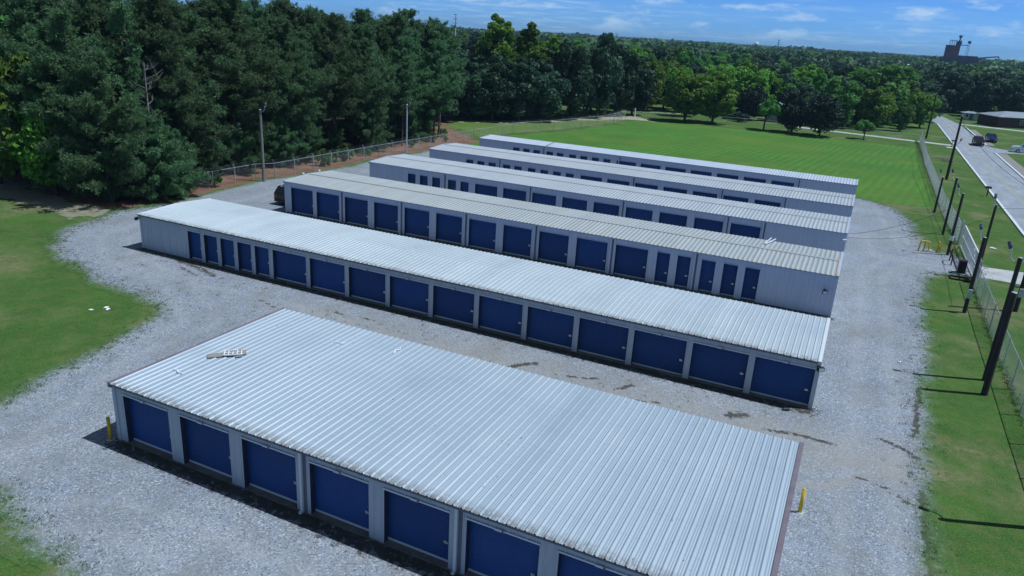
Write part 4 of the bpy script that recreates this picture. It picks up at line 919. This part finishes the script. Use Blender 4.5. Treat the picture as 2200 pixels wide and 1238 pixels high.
# single trees of the far lawn, each where it stands in the photograph
LM = [('OB',-1.5,147.6,11,10.2,'bright green leafy tree with leaning trunk near the field corner'),('OB',3.9,150.8,10.5,9.8,'round bright green tree, second along the far edge of the field'),('CE',9.2,167.3,8.5,7.4,'dark purple brown tree behind the small multi-stemmed one'),
 ('SM',15.3,147.1,6.4,6,'small green multi-stemmed tree on the far edge of the field'),('CE',20.8,148.3,8.6,7.8,'broad black green tree, left one of the dark pair'),('CE',26.3,146.5,9,8.2,'broad black green tree, right one of the dark pair'),('SM',34.5,149.1,3.9,3.9,'small round green tree alone in front of the far driveway'),
 ('BLU',8.5,160.8,2.4,4.3,'pale grey green spreading shrub between dark trunks'),('OM',28.2,168.9,11.9,8.5,'grey green tree behind the dark pair'),('OM',35.4,193,17,15.2,'largest mid green tree with lobed crown beyond the far driveway'),('OM',36.8,183.5,7.6,6.9,'olive round tree before the largest tree'),
 ('OB',46.1,191.1,9.4,6.8,'bright green tree beside the road at the right of the far lawn'),('OM',41.5,175.3,8,4.4,'slim tree with loose pale leaves near the roadside'),('OB',-14.5,164,12.4,7.4,'yellow green tree behind the low fence at left'),('OB',-8.4,170.4,12.2,7.6,'yellow green tree next to the one behind the low fence'),
 ('OM',-4,160,11,7,'mid green tree between the yellow green ones and the field'),('OB',10,182,11.5,8.5,'bright tree rising behind the dark purple tree'),('OM',17,186,11,8.5,'mid green tree above the small multi-stemmed one'),('OB',0,176,12,8.6,'bright leafy tree behind the first two lawn trees'),('OM',24,190,12,9,'mid green tree rising over the dark pair'),
 ('OD',41.5,200,10,7,'dark tree between the largest tree and the road'),('SM',43,183,5,4,'small shrub like tree near the road end of the far lawn')]
FAM = dict(OB=OB, CE=CE, SM=SM, OM=OM, OD=OD)
FH = dict(OB=(11,8.5), CE=(8.5,8), SM=(4,4), OM=(12,8), OD=(12,8))
for i, (k, x, y, h, w, lab) in enumerate(LM):
    if k == 'BLU': tree('spreading_shrub', BL, (x, y, 0), w/4.2, lab, 'shrub'); continue
    tree('lawn_tree', FAM[k][i % 3], (x, y, 0), w/FH[k][1], lab, 'tree', None, sz=h/FH[k][0])
# the wooded country beyond, tree by tree to about 380 m
def in_view(x, y, mrg=6):
    a = math.degrees(math.atan2(x-CAMX, y-CAMY)); return -24.6-36-mrg < a < -24.6+36+mrg
def blocked(x, y):
    if y < 172 and x > -20: return True
    if x < -20 and y < 132: return True
    if -20 <= x <= 44 and y < 205 and y < 172+.0*x: return True
    if 44 < x < 62 and y < 262: return True
    if x >= 58 and y < 248: return True
    if x < -95 and y < 160: return True
    return inside(x, y, WOOD) or (abs(x-18.5) < 8 and abs(y-172) < 7)
P2 = [(q[1], q[2]) for q in LM]; cnt = 0; tries = 0; LAB = dict(OD='dark green tree in the broken woodland beyond the far lawn', OM='mid green tree in the broken woodland beyond the far lawn', OB='bright green tree in the broken woodland beyond the far lawn')
while cnt < 300 and tries < 90000:
    tries += 1; near = cnt < 95; y = rnd.uniform(165, 238) if near else rnd.uniform(125, 395); x = rnd.uniform(-60, 56) if near else rnd.uniform(-230, 190)
    if blocked(x, y) or not in_view(x, y): continue
    D = math.hypot(x-CAMX, y-CAMY); md = 4.9 if D < 262 else 7.2 if D < 300 else 9.5
    if D < 260 and rnd.random() < .0: continue
    if any((x-a)**2+(y-b_)**2 < md*md for a, b_ in P2): continue
    P2.append((x, y)); cnt += 1
    k = rnd.choices(['OD','OM','OB'], [.30,.34,.36] if D < 290 else [.42,.36,.22])[0]
    if x > 62: k = rnd.choices(['OD','OM'], [.75,.25])[0]
    h = rnd.uniform(8.5, 13.6) if D < 300 else rnd.uniform(9, 14.5); w = rnd.uniform(8.0, 11.5)*(1.2 if D > 280 else 1)
    if x > 62: h *= .95
    if x < -20: h *= 1.15
    tree('woodland_tree', FAM[k][rnd.randrange(3)], (x, y, 0), w/FH[k][1], LAB[k], 'tree', {'OD':'dark','OM':'mid green','OB':'bright'}[k]+' trees of the broken woodland', sz=h/FH[k][0])
# row right of the road that closes the view behind the houses
for i, (x, y, h) in enumerate([(64,252,13),(72,250,12.5),(80,255,13.5),(89,254,13),(98,258,13),(107,256,13.5),(58,262,13),(66,266,14),(76,268,14),(54,272,13),(47,262,12),(42,250,12),(44,240,11),(40,232,11),(45,226,10),(47.5,214,9.5),(52,285,13),(60,280,14)]):
    tree('roadside_tree', OD[i % 3], (x, y, 0), 1.2, 'dark broadleaf tree in the mass behind the brick house and road bend', 'tree', 'dark trees behind the brick house', sz=h/12)
tree('round_bush', CE[0], (81, 212, 0), .45, 'dark round bush in front of the brick house', 'bush')
def far_wood():
    rs = np.random.RandomState(9); Vs = []; k0 = 0; MI = []
    for (d0, d1, n, r_, hh, q, sz) in ((385, 640, 3600, 5.2, 12., 56, 1.9), (640, 1200, 5200, 7.5, 13., 34, 3.2), (1200, 3200, 7000, 15., 15., 22, 6.5)):
        a = np.radians(rs.uniform(-24.6-40, -24.6+40, n)); D = np.sqrt(rs.uniform(d0**2, d1**2, n)); x = CAMX+D*np.sin(a); y = CAMY+D*np.cos(a)
        h = hh*(.72+.5*rs.rand(n))*(.85+.3*vnoise(x, y, 90., 4))
        keep = ~((np.hypot(x-91, y-711) < 22)|((np.hypot(x-52, y-513) < 12))); x, y, h = x[keep], y[keep], h[keep]; n = len(x)
        d = rs.randn(n*q, 3); d[:, 2] = np.abs(d[:, 2])*1.1-.2; d /= np.linalg.norm(d, axis=1, keepdims=True); R_ = r_*(.7+.6*rs.rand(n, 1)).repeat(q, 0)
        C = np.stack([x.repeat(q), y.repeat(q), (h-5).repeat(q)], 1)+d*np.concatenate([R_, R_, np.full_like(R_, 5.)], 1)*(.8+.3*rs.rand(n*q, 1))
        V, F = quads(C, d+.7*rs.randn(n*q, 3), sz, rs); Vs.append(V); MI.append((vnoise(x*1., y*1., 60., 8)+.35*rs.randn(n) > .62).astype(int).repeat(q)+2*0)
    V = np.concatenate(Vs); F = np.arange(len(V)).reshape(-1, 4)
    o = link('woods', np_mesh('woods', V, F, [M_farw, M_farb], np.concatenate(MI))); tag(o, 'continuous dark forest rolling away to the horizon', 'forest', None, 'stuff')
M_farw = m_leaf('far_dark_leaves', (.030, .068, .040), (.042, .094, .048), (.06, .12, .06), 0, .2)
M_farb = m_leaf('far_bright_leaves', (.055, .130, .034), (.075, .165, .042), (.10, .20, .05), 0, .25)
for mm in (M_farw, M_farb):
    for nd in mm.node_tree.nodes:
        if nd.type == 'TEX_NOISE': nd.inputs['Scale'].default_value *= .06
far_wood()

# ------------------------------------------------------------------ tufts of grass and weeds
def tufts():
    rs = np.random.RandomState(3); P = []
    E_ = LOT[:36]
    def along(pl, n, sp):
        pl = np.array(pl); seg = np.hypot(*(pl[1:]-pl[:-1]).T); cs = np.cumsum(np.r_[0, seg]); t = rs.uniform(0, cs[-1], n)
        i = np.clip(np.searchsorted(cs, t)-1, 0, len(seg)-1); f = ((t-cs[i])/seg[i])[:, None]; return pl[i]*(1-f)+pl[i+1]*f+rs.randn(n, 2)*sp
    P.append(along(LOT[1:22], 900, .45)); P.append(along(LOT[28:45], 900, .45)); P.append(along(LOT[47:52], 260, .5))
    P.append(along([(-10.5,18.0),(35,18.0)], 260, .12)); P.append(along([(10.5,-.15),(35,-.15)], 160, .12)); P.append(along([(10,9.6),(35,9.6)], 200, .2)); P.append(along([(44.3,20),(44.3,48)], 500, .12)); P.append(along([(44.3,61),(44.3,158)], 1200, .15))
    P.append(rs.uniform([-12,10.2],[34,17.4],(260,2))); 
    P = np.concatenate(P); P = P[(P[:, 0] < 50.7)]; n = len(P); q = 9
    C = np.repeat(np.c_[P, np.zeros(n)], q, 0)+np.c_[rs.randn(n*q, 2)*.07, np.zeros(n*q)]; D = rs.randn(n*q, 3)*.5; D[:, 2] = 1; D /= np.linalg.norm(D, axis=1, keepdims=True)
    S = np.cross(D, rs.randn(n*q, 3)); S /= np.linalg.norm(S, axis=1, keepdims=True); l = .04+.07*rs.rand(n*q, 1); w = .010
    V = np.stack([C-S*w, C+S*w, C+D*l+S*w*.3, C+D*l-S*w*.3], 1).reshape(-1, 3)
    o = link('grass_tufts', np_mesh('grass_tufts', V, np.arange(len(V)).reshape(-1, 4), [M_tuft])); tag(o, 'loose tufts of grass and weeds on the lawns and gravel edges', 'grass', None, 'stuff')
M_tuft = m_leaf('tuft_blades', (.060, .13, .028), (.08, .16, .035), (.16, .17, .07), 0, .2)
tufts()

# ------------------------------------------------------------------ haze
def haze():
    b = MB(); b.box(-3600, -560, -6, 3600, 4200, 60); m = bpy.data.materials.new('haze'); m.use_nodes = True; nt = m.node_tree; nt.nodes.remove(nt.nodes['Principled BSDF'])
    v = nt.nodes.new('ShaderNodeVolumePrincipled'); v.inputs['Color'].default_value = (.42, .70, 1, 1); v.inputs['Density'].default_value = .00014; v.inputs['Anisotropy'].default_value = .2
    nt.links.new(v.outputs[0], nt.nodes['Material Output'].inputs['Volume']); o = b.build('haze', m); o['kind'] = 'stuff'; tag(o, 'thin blue haze filling the air over the country', 'haze')
haze()
